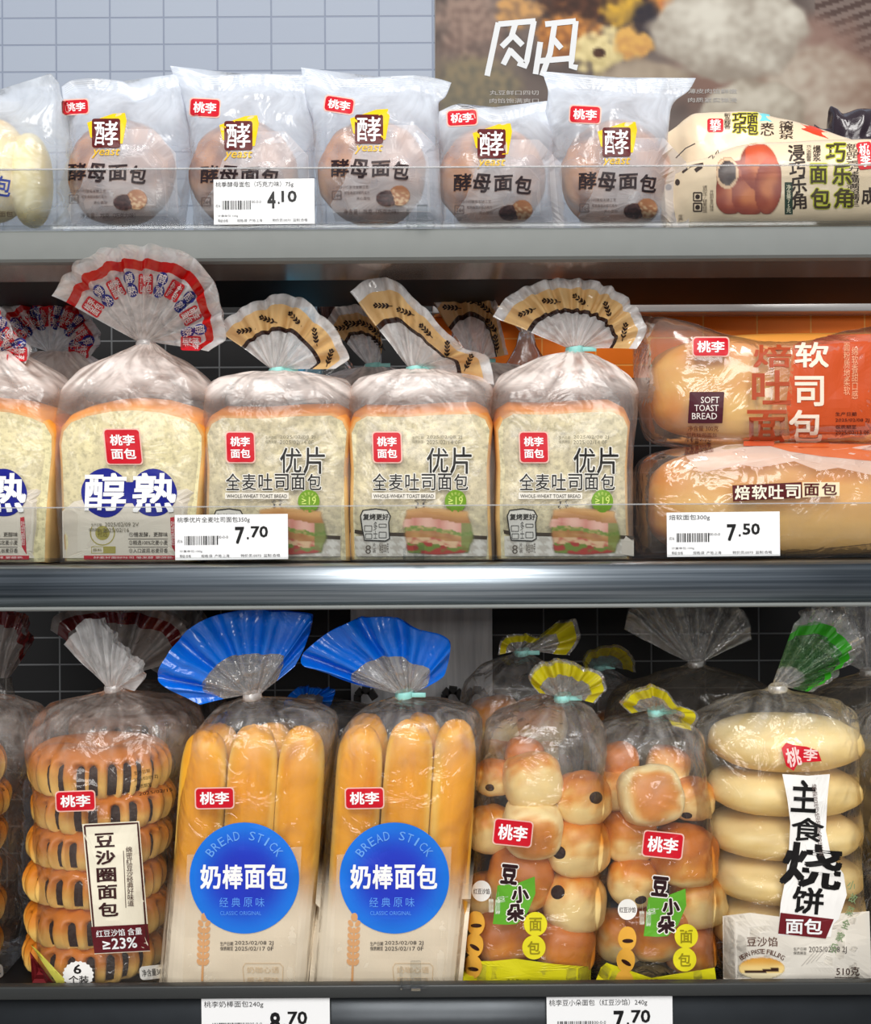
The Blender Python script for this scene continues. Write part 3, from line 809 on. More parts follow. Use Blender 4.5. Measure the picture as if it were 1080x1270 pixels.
# ================================================================== printed pictures
def wheat_geo(x, y, ln, rot=0, n=5, wd=4.0):
    gs = [stroke([(x, y+ln/2), (x, y-ln*.35)], wd*.25)]
    for i in range(n):
        yy = y - ln*.42 + ln*.62*i/(n-1)
        for s in (-1, 1):
            gs.append(ellipse(x+s*wd*.42, yy, wd*.26, ln*.62/(n-1)*.56, 10, 2, rot=-s*34))
    gs.append(ellipse(x, y-ln*.52, wd*.4, ln*.07, 10, 2))
    V, F = join(*gs); return spin(V, x, y, rot), F

def sandwich(u, v):
    """layered sandwich picture: bread, ham, lettuce"""
    q = nz(u*7, v*5); e = 0.04*q
    l, r = .06+.10*abs(v-.45)+e, .97-.12*abs(v-.6)*1.4+e
    top = .10 + .16*abs(u-.35)*1.2 if u < .5 else .12+.14*(u-.5)
    a = sstep(l-.02, l+.03, u)*(1-sstep(r-.03, r+.02, u))*sstep(top-.02, top+.03, v)*(1-sstep(.95-.10*abs(u-.5), .99-.10*abs(u-.5), v))
    vv = v + .05*math.sin(u*5.5) + .03*q
    if vv < .34: c = mixc((214, 164, 104), (184, 126, 72), sstep(.15, .34, vv))
    elif vv < .50:
        c = mixc((216, 140, 124), (240, 188, 170), abs(math.sin(u*10+1)))
    elif vv < .58: c = mixc((120, 146, 60), (196, 170, 110), sstep(-.2, .4, nz(u*20, v*20)))
    elif vv < .70: c = mixc((206, 156, 96), (168, 108, 64), q+.4)
    elif vv < .80: c = mixc((228, 190, 150), (196, 96, 80), sstep(-.1, .4, nz(u*12, v*14)))
    else: c = mixc((176, 64, 56), (118, 142, 62), sstep(-.15, .15, nz(u*9, v*9, 4)))
    if u > .82 and .4 < v < .9: c = mixc(c, (112, 138, 60), .75)
    return (*c, a*.95)

def choco_pic(u, v):
    d1 = math.hypot((u-.33)/.34, (v-.62)/.36); d2 = math.hypot((u-.68)/.32, (v-.5)/.46)
    a = max(1-sstep(.88, 1.0, d1), 1-sstep(.88, 1.0, d2))
    q = nz(u*9, v*9)
    c = mixc((176, 116, 78), (226, 190, 150), sstep(-.2, .5, q + (v-.5)))
    if d1 < d2 and d1 < 1: c = mixc((58, 32, 34), (96, 60, 56), sstep(-.3, .5, q))
    return (*c, a)

def croissant_pic(u, v):
    """chocolate filled horn bread: dark round opening, two red-brown lobes"""
    q = nz(u*6, v*6); a, c = 0.0, (176, 92, 62)
    for cx, cy, rx, ry, ro in ((.30, .62, .30, .42, .5), (.52, .72, .30, .32, .2), (.66, .34, .30, .36, -.3), (.80, .60, .22, .42, .1)):
        dx, dy = u-cx, v-cy; x = dx*math.cos(ro)+dy*math.sin(ro); y = -dx*math.sin(ro)+dy*math.cos(ro)
        d = math.hypot(x/rx, y/ry); k = 1-sstep(.92, 1.0, d)
        if k > a*.5 and d < 1:
            c = mixc((214, 128, 82), (152, 66, 50), sstep(.1, 1.0, d+.3*q))
        a = max(a, k)
    if v < .30 and u > .45: c = mixc(c, (222, 84, 36), .7)
    d = math.hypot((u-.17)/.15, (v-.42)/.19)
    if d < 1.15: c = (232, 196, 160); a = 1
    if d < .92: c = mixc((62, 46, 44), (98, 84, 80), sstep(-.2, .4, q)); a = 1
    return (*c, a)

def shaobing_pic(u, v):
    d = math.hypot((u-.5)/.48, (v-.5)/.46); a = 1-sstep(.93, 1, d)
    c = mixc((230, 168, 74), (246, 214, 140), sstep(.15, .5, v))
    if abs(v - .62 - .06*math.sin(u*6)) < .07 and .15 < u < .85: c = (58, 34, 28)
    if v > .72: c = (240, 226, 186)
    return (*c, a)

def checks(u, v):
    x, y = u*9, v*2.6
    k = (math.floor(x+y) + math.floor(x-y)) % 2
    return (*((206, 200, 190) if k else (238, 235, 228)), .78)

# ================================================================== TOP SHELF
def yeast_col(u, q):
    c = mixc((204, 138, 84), (146, 88, 50), sstep(-.3, .5, q + 0.35*math.sin(u.z*13 + u.x*4 + q*3)*.6))
    return mixc(c, (214, 176, 136), sstep(.55, 1.0, abs(u.x)*.6+max(0, -u.z)*.5))

def yeast_pouch(i, dx, dy, edges, topfn, logo_box, logo_rot, bun, label, bunlabel, title_ok=True):
    c = bun; k = 1.06
    cc = W(c[0], c[1], .05)
    blob_bread('yeast_bun', (cc.x, .052, max(cc.z, B1 + c[2]*S*k + .001)), (c[2]*S*k, .021, c[2]*S*k), yeast_col, bunlabel, 'chocolate yeast buns', 2.1, (0, .15*i, 0), wrinkle=.05, seed=i*3.1, nu=44, nv=30)
    root = thing('bread_pouch', (cc.x, .05, B1), label, 'bread pouch', 'frosted yeast bun pouches')
    lv = [dict(y=e[0], l=e[1], r=e[2], c=.05+.0*j, h=e[3], p=e[4], w=e[5], t=e[6]) for j, e in enumerate(edges)]
    g = bag_geo(lv, seed=i+.5, m=64, n=128, topfn=topfn, base_z=B1, crumple=.0022)
    put_mesh('pouch_film', g[0], g[1], F_YEAST, root, cols=slack(g, 185+dy, 125+dy, .03, 2.6))
    sf = Surf(g); s = (dx, dy)
    decal('frosted_print', poly([(90, 280), (84, 258), (95, 238), (100, 232), (112, 195), (122, 184), (150, 160), (190, 160), (218, 190), (222, 280)]), sf, ink((232, 226, 228), .40), root, 1, shift=s)
    lb = logo_box
    logo(root, sf, lb[0], lb[1], lb[2], lb[3], logo_rot)
    y = decal('yeast_badge', poly([(108, 152), (120, 148), (140, 141), (155, 140), (157, 150), (152, 178), (130, 180), (112, 170)]), sf, ink((244, 200, 20)), root, 2, shift=s)
    decal('badge_square', rrect(114, 147, 149, 183, 3), sf, ink((92, 24, 26)), y, 3, shift=s)
    decal('badge_lettering', text('酵', 116.5, 149.5, 146.5, 180.5, .012), sf, ink(WHITE), y, 4, shift=s)
    decal('script_lettering', text('yeast', 115, 184, 148, 196, .01, skew=.3), sf, ink((236, 190, 40)), root, 3, shift=s)
    gs = []
    for ch, x0, x1, y0, y1, r in (('酵', 84, 107, 202, 224, 3), ('母', 108, 131, 202, 226, -4), ('面', 134, 158, 204, 224, 3), ('包', 160, 182, 205, 228, -5)):
        gs.append(text(ch, x0, y0, x1, y1, .035, rot=r, skew=.08))
    decal('product_name', join(*gs), sf, ink((44, 26, 30)), root, 3, shift=s)
    sm = join(text('二十四小时酵母发酵工艺', 86, 235, 131, 239, .003), text('松软香甜浓郁巧克力', 101, 242, 132, 246, .003), text('夹心面包', 116, 249, 133, 253, .003),
              text('净含量：75克（巧克力味）', 100, 264, 168, 271, .006), frame_rect(86, 242, 97, 252, .8), text('24H', 88, 245, 96, 250, 0))
    decal('small_print', sm, sf, ink((92, 78, 78)), root, 3, shift=s)
    picture('bun_picture', 140, 233, 183, 262, 30, 20, choco_pic, sf, root, 3, shift=s)
    # ribbed seal along the top
    top = edges[-1]; tops = []
    for off in (2.5, 5, 7.5, 10):
        tops.append(stroke([(lerp(top[1]+4, top[2]-4, (a+1)/2), top[0] + off + pchip([q[0] for q in topfn], [q[1] for q in topfn], a)) for a in [-1+2*j/24 for j in range(25)]], .9))
    decal('ribbed_seal', join(*tops), sf, ink((240, 246, 252), .55), root, 1)
    return root, sf

def E(y0, *rows): return rows
yeast_pouch(0, 0, 0, [(283, 84, 224, .012, 2.2, .5, 0), (262, 80, 222, .030, 2.4, 1, 0), (210, 76, 228, .034, 2.4, 1, 0), (160, 77, 229, .028, 2.3, 1.4, .1), (122, 78, 222, .012, 2.2, 1.6, .5), (112, 77, 226, .0024, 2.2, .8, 1), (99, 76, 228, .0012, 2.2, .5, 1)],
            [(-1, 8), (-.8, 0), (-.4, -2), (0, 4), (.2, 13), (.5, 5), (1, -9)], (78, 124, 109, 141), 3, (150, 214, 66),
            'leftmost frosted yeast bread pouch, left of the 4.10 price tag', 'round chocolate yeast bun in the leftmost frosted pouch')
yeast_pouch(1, 164, 3, [(283, 238, 392, .012, 2.2, .5, 0), (262, 234, 388, .030, 2.4, 1, 0), (210, 231, 386, .034, 2.4, 1, 0), (160, 230, 386, .028, 2.3, 1.4, .1), (122, 228, 384, .012, 2.2, 1.6, .5), (110, 218, 386, .0024, 2.2, .8, 1), (92, 211, 388, .0012, 2.2, .5, 1)],
            [(-1, -12), (-.85, -8), (-.55, 3), (-.1, 2), (.3, 0), (.7, 2), (1, 1)], (236, 123, 272, 144), -3, (301, 215, 66),
            'frosted yeast bread pouch behind the 4.10 price tag', 'round chocolate yeast bun in the pouch behind the 4.10 price tag')
yeast_pouch(2, 326, -5, [(283, 392, 546, .012, 2.2, .5, 0), (262, 390, 548, .030, 2.4, 1, 0), (210, 388, 547, .034, 2.4, 1, 0), (160, 386, 546, .028, 2.3, 1.4, .1), (122, 380, 545, .012, 2.2, 1.6, .5), (112, 377, 552, .0024, 2.2, .8, 1), (95, 374, 559, .0012, 2.2, .5, 1)],
            [(-1, -13), (-.85, -9), (-.5, 2), (0, 3), (.5, -1), (.8, 3), (1, 8)], (403, 121, 438, 139), -9, (462, 214, 66),
            'frosted yeast bread pouch just right of the 4.10 price tag', 'round chocolate yeast bun in the pouch just right of the 4.10 price tag')
yeast_pouch(3, 478, 13, [(283, 548, 692, .012, 2.2, .5, 0), (262, 546, 690, .030, 2.4, 1, 0), (210, 545, 690, .034, 2.4, 1, 0), (180, 545, 688, .028, 2.3, 1.4, .1), (152, 546, 684, .012, 2.2, 1.6, .5), (142, 545, 684, .0024, 2.2, .8, 1), (132, 545, 684, .0012, 2.2, .5, 1)],
            [(-1, 6), (-.6, -4), (-.3, 1), (0, 9), (.3, 6), (.7, -2), (1, -8)], (555, 137, 591, 155), 3, (610, 221, 65),
            'lowest frosted yeast bread pouch, second from the horn bread packs', 'round chocolate yeast bun in the lowest frosted pouch')
yeast_pouch(4, 633, 11, [(283, 694, 834, .012, 2.2, .5, 0), (262, 690, 834, .030, 2.4, 1, 0), (210, 684, 832, .034, 2.4, 1, 0), (160, 682, 834, .028, 2.3, 1.4, .1), (122, 680, 842, .012, 2.2, 1.6, .5), (112, 676, 854, .0024, 2.2, .8, 1), (96, 672, 862, .0012, 2.2, .5, 1)],
            [(-1, -9), (-.7, -4), (-.2, 2), (.3, 4), (.7, 3), (1, 1)], (707, 132, 744, 152), -3, (764, 218, 68),
            'frosted yeast bread pouch next to the horn bread packs', 'round chocolate yeast bun in the pouch next to the horn bread packs')

# cream bun pouch at the left edge
cc = W(-8, 212, .05)
blob_bread('cream_bun', (cc.x, .05, cc.z), (.030, .024, .044), lambda u, q: mixc((232, 172, 96), (248, 224, 160), sstep(-.6, .5, u.x+q*.4-u.z*.3)), 'golden half of the cream bun at the left end of the top shelf', 'cream buns', 2.2, seed=9)
cc = W(36, 222, .05)
blob_bread('cream_bun', (cc.x, .055, cc.z), (.0165, .024, .040), lambda u, q: mixc((246, 222, 140), (250, 236, 180), q+.5), 'pale yellow half of the cream bun at the left end of the top shelf', 'cream buns', 2.2, seed=10)
root = thing('bread_pouch', (W(0, 280, .05).x, .05, B1), 'cut off frosted pouch with blue print at the left end of the top shelf', 'bread pouch')
lv = [dict(y=y, l=l, r=r, c=.05, h=h, p=2.3, w=w_, t=t) for y, l, r, h, w_, t in ((283, -95, 72, .012, .5, 0), (260, -95, 74, .030, 1, 0), (200, -95, 76, .032, 1, 0), (150, -95, 74, .024, 1.4, .2), (118, -95, 72, .008, 1.2, .8), (105, -95, 72, .0012, .5, 1))]
g = bag_geo(lv, seed=8, m=50, n=110, topfn=[(-1, 10), (.3, 22), (.62, 8), (.86, -14), (1, -2)], base_z=B1, crumple=.0022)
put_mesh('pouch_film', g[0], g[1], F_YEAST, root, cols=slack(g, 185, 125, .03, 2.2)); sf = Surf(g)
decal('blue_lettering', text('包', -6, 218, 14, 244, .03, rot=-8), sf, ink((40, 60, 150)), root, 2)
decal('small_print', join(text('手撕面包', -20, 262, 16, 269, 0)), sf, ink((120, 90, 70)), root, 2)

# horn bread packs
M_PACK = pmat('cream_wrapper', (240, 218, 186), 0.28, bump=0.5, bscale=28, coat=0.3)
def hpack_geo(st, n=96, m=80, seed=0, crumple=.002, base_z=None):
    """pillow pack lying along the shelf: stations (px, pyTop, pyBottom, centre depth, half depth, roundness, crumple)"""
    ids = list(range(len(st))); rings = []
    for j in range(m+1):
        u = (len(st)-1)*j/m
        px, yt, yb, c, h, p, wv = [pchip(ids, [s[k] for s in st], u) for k in range(7)]
        a, b = W(px, yt, c - h*.3), W(px, yb, c - h*.7); ring = []
        zb = max(b.z, base_z) if base_z is not None else b.z
        cz, hz, x = (a.z+zb)/2, (a.z-zb)/2, (a.x+b.x)/2
        for i in range(n):
            t = 2*PI*i/n; e = 2/p
            y = c - h*sgnpow(math.cos(t), e); z = cz + hz*sgnpow(math.sin(t), e); xx = x
            n1 = nz(x*30+seed, y*26, z*30) + .6*nz(x*75, y*60+seed, z*75)
            y -= crumple*wv*n1*1.2*math.cos(t); z += crumple*wv*n1*.9*math.sin(t); xx += crumple*wv*n1*.6
            if base_z is not None: z = max(z, base_z+.0003)
            ring.append(Vector((xx, y, z)))
        rings.append(ring)
    return loft(rings)

def horn_pack(st, label, seed, prints):
    g = hpack_geo(st, seed=seed, crumple=.0022, base_z=B1)
    c = sum(g[0], Vector())/len(g[0])
    root = thing('horn_bread_pack', (c.x, c.y, B1), label, 'bread pack', 'horn bread packs')
    put_mesh('wrapper', g[0], g[1], M_PACK, root); prints(root, Surf(g))
    return root
DK, OL = (58, 44, 36), (74, 62, 32)
def prints_front(root, sf):
    picture('bread_picture', 888, 177, 969, 266, 48, 46, croissant_pic, sf, root, 1)
    col = join(text('巧', 1024, 177, 1049, 201, .03), text('乐', 1032, 203, 1056, 230, .03), text('角', 1034, 233, 1058, 258, .03), text('面', 1004, 203, 1026, 228, .03), text('包', 1005, 233, 1030, 259, .03))
    ol = join(text('巧', 1023, 176, 1050, 202, .09), text('乐', 1031, 202, 1057, 231, .09), text('角', 1033, 232, 1059, 259, .09), text('面', 1003, 202, 1027, 229, .09), text('包', 1004, 232, 1031, 260, .09))
    decal('name_outline', ol, sf, ink((206, 208, 70)), root, 1)
    decal('product_name', col, sf, ink(OL), root, 2)
    decal('side_lettering', join(text('浸巧乐角', 979, 179, 1000, 260, .03, vert=True, rot=4), text('巧心浓郁醇香', 1000, 180, 1006, 200, .01, vert=True), text('爆浆', 1008, 180, 1018, 200, .02, vert=True),
          text('新品巧克力酱满满超满足', 1049, 178, 1066, 256, .01, vert=True)), sf, ink(DK), root, 1)
    decal('weight_label', quadgrid(973, 226, 983, 266, 1, 4), sf, ink((44, 66, 52)), root, 1)
    decal('weight_lettering', text('净含量75克', 975, 229, 981, 264, .01, vert=True), sf, ink((236, 230, 200)), root, 2)
    b = decal('brand_logo', rrect(1063, 176, 1082, 210, 4, rot=6), sf, ink((214, 44, 52)), root, 2)
    decal('logo_lettering', text('桃李', 1066, 178, 1079, 207, .03, vert=True, rot=6), sf, ink(WHITE), b, 3)
    decal('script_lettering', text('成', 1068, 232, 1086, 254, .04), sf, ink(DK), root, 1)
    decal('storage_mark', join(frame_rect(860, 239, 870, 249, 1.6), frame_rect(860, 252, 870, 262, 1.6), ellipse(865, 244, 3, 3, 12, 2), ellipse(865, 257, 3, 3, 12, 2)), sf, ink(DK), root, 1)
    decal('small_print', join(text('请勿压/轻拿轻放', 871, 230, 877, 264, 0, vert=True), text('开袋即食风味佳', 880, 236, 885, 262, 0, vert=True), text('条码区', 832, 262, 838, 280, 0, vert=True), text('生产商', 841, 266, 847, 280, 0, vert=True)), sf, ink((110, 96, 80)), root, 1)
    decal('doodle_marks', join(stroke([(878, 196), (883, 192), (884, 197), (890, 186), (891, 190)], 1.2, 3), stroke([(846, 214), (856, 206), (872, 203)], 3), stroke([(862, 212), (870, 206)], 5), stroke([(838, 196), (850, 184), (862, 178)], 1.5), ellipse(829, 232, 4, 4, 14, 2), ellipse(840, 226, 3, 4, 14, 2)), sf, ink((70, 56, 50)), root, 1)
def prints_rear(root, sf):
    b = decal('brand_logo', rrect(877, 147, 897, 164, 3), sf, ink((206, 30, 44)), root, 1)
    decal('logo_lettering', text('桃李', 880, 148, 894, 163, .03, vert=True), sf, ink(WHITE), b, 2)
    decal('name_outline', join(text('巧乐', 907, 139, 927, 166, .09, vert=True), text('面包', 925, 139, 941, 168, .09, vert=True)), sf, ink((216, 210, 60)), root, 1)
    decal('product_name', join(text('巧乐', 908, 140, 926, 165, .03, vert=True), text('面包', 926, 140, 940, 167, .03, vert=True)), sf, ink(DK), root, 2)
    decal('cyan_print', poly([(938, 139), (954, 142), (957, 151), (942, 150)]), sf, ink((120, 214, 222)), root, 1)
    decal('small_print', join(text('夹心', 943, 152, 960, 168, .02, vert=True), text('浓情巧乐', 966, 150, 984, 172, .02, vert=True)), sf, ink(DK), root, 2)
    decal('side_lettering', text('新品醇香', 898, 140, 906, 160, .01, vert=True), sf, ink(DK), root, 2)
    decal('red_print', poly([(992, 153), (1010, 157), (1026, 164), (1027, 172), (1008, 166), (994, 160)]), sf, ink((222, 70, 40)), root, 1)
horn_pack([(820, 222, 285, .045, .002, 2, .4), (830, 208, 285, .045, .006, 2, 1.2), (848, 200, 285, .045, .018, 2.2, 1.6), (872, 196, 284, .045, .028, 2.6, 1.2), (897, 188, 284, .045, .034, 2.8, .7), (930, 180, 284, .045, .036, 3, .4), (1000, 176, 284, .045, .037, 3, .3), (1070, 174, 284, .045, .036, 3, .4), (1120, 180, 284, .045, .03, 2.6, .8), (1160, 200, 284, .045, .004, 2, 1)],
          'front cream horn bread pack with printed bread picture on the top shelf', 3, prints_front)
horn_pack([(826, 165, 285, .12, .003, 2, .5), (838, 158, 285, .12, .010, 2.2, 1.5), (852, 146, 285, .12, .02, 2.4, 1.2), (872, 137, 285, .12, .026, 2.6, .7), (930, 138, 285, .12, .03, 2.8, .4), (962, 144, 285, .12, .03, 2.8, .4), (1000, 154, 285, .12, .03, 2.8, .5), (1040, 167, 285, .12, .026, 2.6, .6), (1080, 180, 285, .12, .02, 2.4, 1), (1110, 200, 285, .12, .003, 2, 1)],
          'rear cream horn bread pack showing cyan and red print behind the front one', 5, prints_rear)
M_PURPLE = pmat('dark_purple_wrapper', (44, 32, 42), 0.2, bump=0.8, bscale=40, coat=0.5)
g = hpack_geo([(1012, 152, 285, .185, .004, 2, 1), (1030, 156, 285, .185, .012, 2.2, 2), (1036, 126, 285, .185, .014, 2.2, 2), (1050, 138, 285, .185, .02, 2.4, 2), (1075, 134, 285, .185, .024, 2.6, 2), (1120, 140, 285, .185, .02, 2.4, 2)], seed=11, crumple=.003, base_z=B1)
tag(put_mesh('snack_pack', g[0], g[1], M_PURPLE, base=(W(1065, 285, .185).x, .185, B1)), 'dark purple crumpled pack at the right end of the top shelf', 'pack')

# ================================================================== MIDDLE SHELF: TOAST BAGS
def wholewheat(dx, l, r, ls, rs, ytop, label, loaflabel, neck, outer, flare_kw, prints=True, d=0.0, crumbtop=None, lean=0):
    """whole wheat toast in a gathered bag; l, r loaf edges in pixels, ls, rs the bag's shoulders"""
    k0, c0 = .016+d, .070+d
    ol = [(l+2, 694), (l, 640), (l+1, 580), (l-1, ytop+40), (l-2, ytop+22), (l+4, ytop+8), (l+18, ytop), ((l+r)/2-22, ytop+1), ((l+r)/2+25, ytop-2), (r-20, ytop-3), (r-5, ytop+4), (r+1, ytop+18), (r-1, ytop+40), (r-3, 580), (r-2, 640), (r, 694)]
    Q = []
    for a, b in zip(ol, ol[1:]+ol[:1]):
        n = max(1, int(math.dist(a, b)/6)); Q += [(lerp(a[0], b[0], i/n), lerp(a[1], b[1], i/n)) for i in range(n)]
    slab_loaf(Q, k0+.003, .094, loaflabel, 'wholewheat_loaf', (214, 204, 168), (204, 128, 58), 'whole wheat loaves', .22, base_z=B2+.0006)
    root = thing('toast_bag', (W((l+r)/2, 694, c0).x, c0, B2), label, 'bread bag', 'whole wheat toast bags')
    nx, ny = neck[0], neck[1]
    lv = [dict(y=696, l=l-2, r=r+3, c=c0, h=.054, p=7, w=.3), dict(y=640, l=l-2, r=r+4, c=c0, h=.055, p=7, w=.5), dict(y=560, l=l-3, r=r+5, c=c0, h=.055, p=7, w=.5), dict(y=ytop+4, l=ls+1, r=rs-2, c=c0, h=.054, p=6, w=.8),
          dict(y=ytop-22, l=ls, r=rs, c=c0, h=.052, p=4.5, w=1.6), dict(y=ytop-42, l=ls+8, r=rs-8, c=c0, h=.047, p=3.2, f=.035, w=1.5), dict(y=lerp(ytop-42, ny, .45), l=lerp(ls, nx, .34), r=lerp(rs, nx, .34), c=c0, h=.036, p=2.6, f=.10, w=1.5),
          dict(y=lerp(ytop-42, ny, .8), l=lerp(ls, nx, .66), r=lerp(rs, nx, .66), c=c0, h=.020, p=2.2, f=.20, w=1), dict(y=ny+4, l=nx-13, r=nx+13, c=c0, h=.008, p=2, f=.25, w=.5), dict(y=ny, l=nx-9, r=nx+9, c=c0, h=.0055, p=2, f=.25, w=0)]
    g = bag_geo(lv, seed=dx+.3, base_z=B2, crumple=.0018)
    put_mesh('bag_film', g[0], g[1], F_TOAST, root, cols=slack(g, ytop-2, ytop-30, c0, 6.6, nx, ny, dx+3)); sf = Surf(g)
    fl, fg = add_flare(root, (nx, ny, c0), outer, ((0, .5), (.5, .56), (.56, .86), (.86, 1)), [F_TOASTTOP, F_BROWN, F_TAN, F_TOASTTOP], rn=.006, seed=int(dx)+3, **flare_kw)
    add_tie(root, nx, ny+2, c0)
    ff = Surf(fg)
    gs = []
    for t in (.12, .30, .5, .7, .88):
        ox = polyat(outer, t); px, py = lerp(nx, ox[0], .71), lerp(ny, ox[1], .71)
        gs.append(wheat_geo(px, py, 22, rot=math.degrees(math.atan2(ox[0]-nx, ny-ox[1]))*-1 + 60, n=4, wd=4.2))
    decal('wheat_marks', join(*gs), ff, ink((40, 26, 24)), fl, 2)
    if not prints: return root
    s = (dx, 0)
    # base band with check pattern
    decal('base_band', poly([(616, 659), (775, 664), (786, 672), (786, 690), (616, 690)]), sf, ink((222, 214, 202), .75), root, 1, shift=s)
    picture('check_print', 618, 665, 786, 690, 72, 10, checks, sf, root, 2, shift=s)
    decal('dark_line', stroke([(616, 658), (640, 662), (680, 663), (730, 664), (786, 667)], 4.5), sf, ink((74, 64, 54)), root, 3, shift=s)
    logo(root, sf, 645, 536.5, 679, 573, 0, -.03, True, shift=s, lvl=2)
    wsh = ink((240, 238, 230), .9)
    t1 = [('优', 711, 555, 738, 587), ('片', 740, 554, 767, 588)]
    t2 = [(ch, 644+20.2*i, 587+(0.6*(i % 2)), 661.5+20.2*i, 608) for i, ch in enumerate('全麦吐司面包')]
    decal('name_halo', join(*[text(ch, a-1, b-1, c+1, e_+1, .055) for ch, a, b, c, e_ in t1+t2]), sf, wsh, root, 2, shift=s)
    decal('product_name', join(*[text(ch, a, b, c, e_, .012) for ch, a, b, c, e_ in t1+t2]), sf, ink((36, 34, 32)), root, 3, shift=s)
    b = decal('english_strip', quadgrid(643, 611, 722, 619, 8, 1), sf, ink((240, 236, 226), .85), root, 2, shift=s)
    decal('english_lettering', text('WHOLE-WHEAT TOAST BREAD', 645, 613, 720, 617.5, .01), sf, ink((60, 54, 48)), b, 3, shift=s)
    b = decal('green_badge', ellipse(747, 621.5, 13.5, 14, 36, 4, wob=.03), sf, ink((112, 154, 40)), root, 4, shift=s)
    decal('badge_lettering', join(text('≥19', 738, 616, 756, 626, .01), arc_text('全麦粉含量', 747, 622, 10, -50, 50, 4)), sf, ink((206, 226, 120)), b, 5, shift=s)
    decal('date_stamp', join(text('生产日期', 693, 541, 707, 545, 0), text('2025/02/08 2J', 711, 540, 755, 545, 0), text('保质期至', 693, 546, 707, 550, 0), text('2025/02/14 0F', 711, 546, 753, 551, 0)), sf, ink((120, 116, 100)), root, 2, shift=s)
    picture('sandwich_picture', 676, 622, 772, 690, 56, 42, sandwich, sf, root, 4, shift=s)
    P = [(631, 655), (629, 640), (632, 633), (648, 631), (662, 633), (666, 640), (664, 648), (665, 668), (660, 671), (634, 670)]
    b = decal('toast_emblem', poly(P, 3, 5), sf, ink((230, 228, 222), .85), root, 4, shift=s)
    decal('emblem_outline', stroke(P+[P[0]], 1.5), sf, ink((48, 46, 44)), b, 5, shift=s)
    decal('emblem_lettering', join(text('复烤更好', 632, 637, 664, 645, .03), frame_rect(634, 652, 643, 659, .8), frame_rect(652, 650, 661, 654, .8), frame_rect(635, 662, 643, 668, .8), frame_rect(652, 660, 661, 667, .8), text('多士', 645, 647, 650, 668, 0, vert=True)), sf, ink((60, 58, 56)), b, 5, shift=s)
    decal('slice_count', join(text('8', 635, 676, 642, 687, 0), text('片装', 644, 673, 648, 686, 0, vert=True), text('净含350克', 652, 673, 664, 686, 0)), sf, ink((100, 92, 84)), root, 3, shift=s)
    return root

wholewheat(-364, 254, 434, 250, 437, 512, 'whole wheat toast bag between the blue lettered toast and the other whole wheat bags', 'whole wheat loaf in the bag left of its two twins, behind the 7.70 tag',
           (345, 458), [(268, 408, .05), (290, 390, .05), (318, 376, .05), (350, 367, .055), (378, 372, .05), (400, 392, .04), (420, 415, .03), (434, 442, .03), (415, 458, .03)], dict(amp=.005, k=14))
wholewheat(-182, 433, 611, 430, 613, 510, 'middle one of the three whole wheat toast bags, its band twisted over', 'whole wheat loaf in the middle one of the three whole wheat bags',
           (515, 456), [(434, 362, .05), (452, 350, .05), (478, 345, .045), (500, 360, .04), (525, 383, .035), (550, 408, .03), (578, 432, .03), (606, 446, .03), (612, 478, .03)], dict(amp=.005, k=12))
wholewheat(0, 615, 782, 612, 794, 507, 'whole wheat toast bag with a round open fan, beside the stacked soft toast', 'whole wheat loaf in the bag beside the stacked soft toast',
           (713, 432), [(612, 392, .05), (628, 370, .05), (655, 356, .05), (690, 347, .05), (725, 349, .05), (760, 360, .05), (785, 382, .05), (800, 412, .05), (790, 432, .05)], dict(amp=.006, k=22))

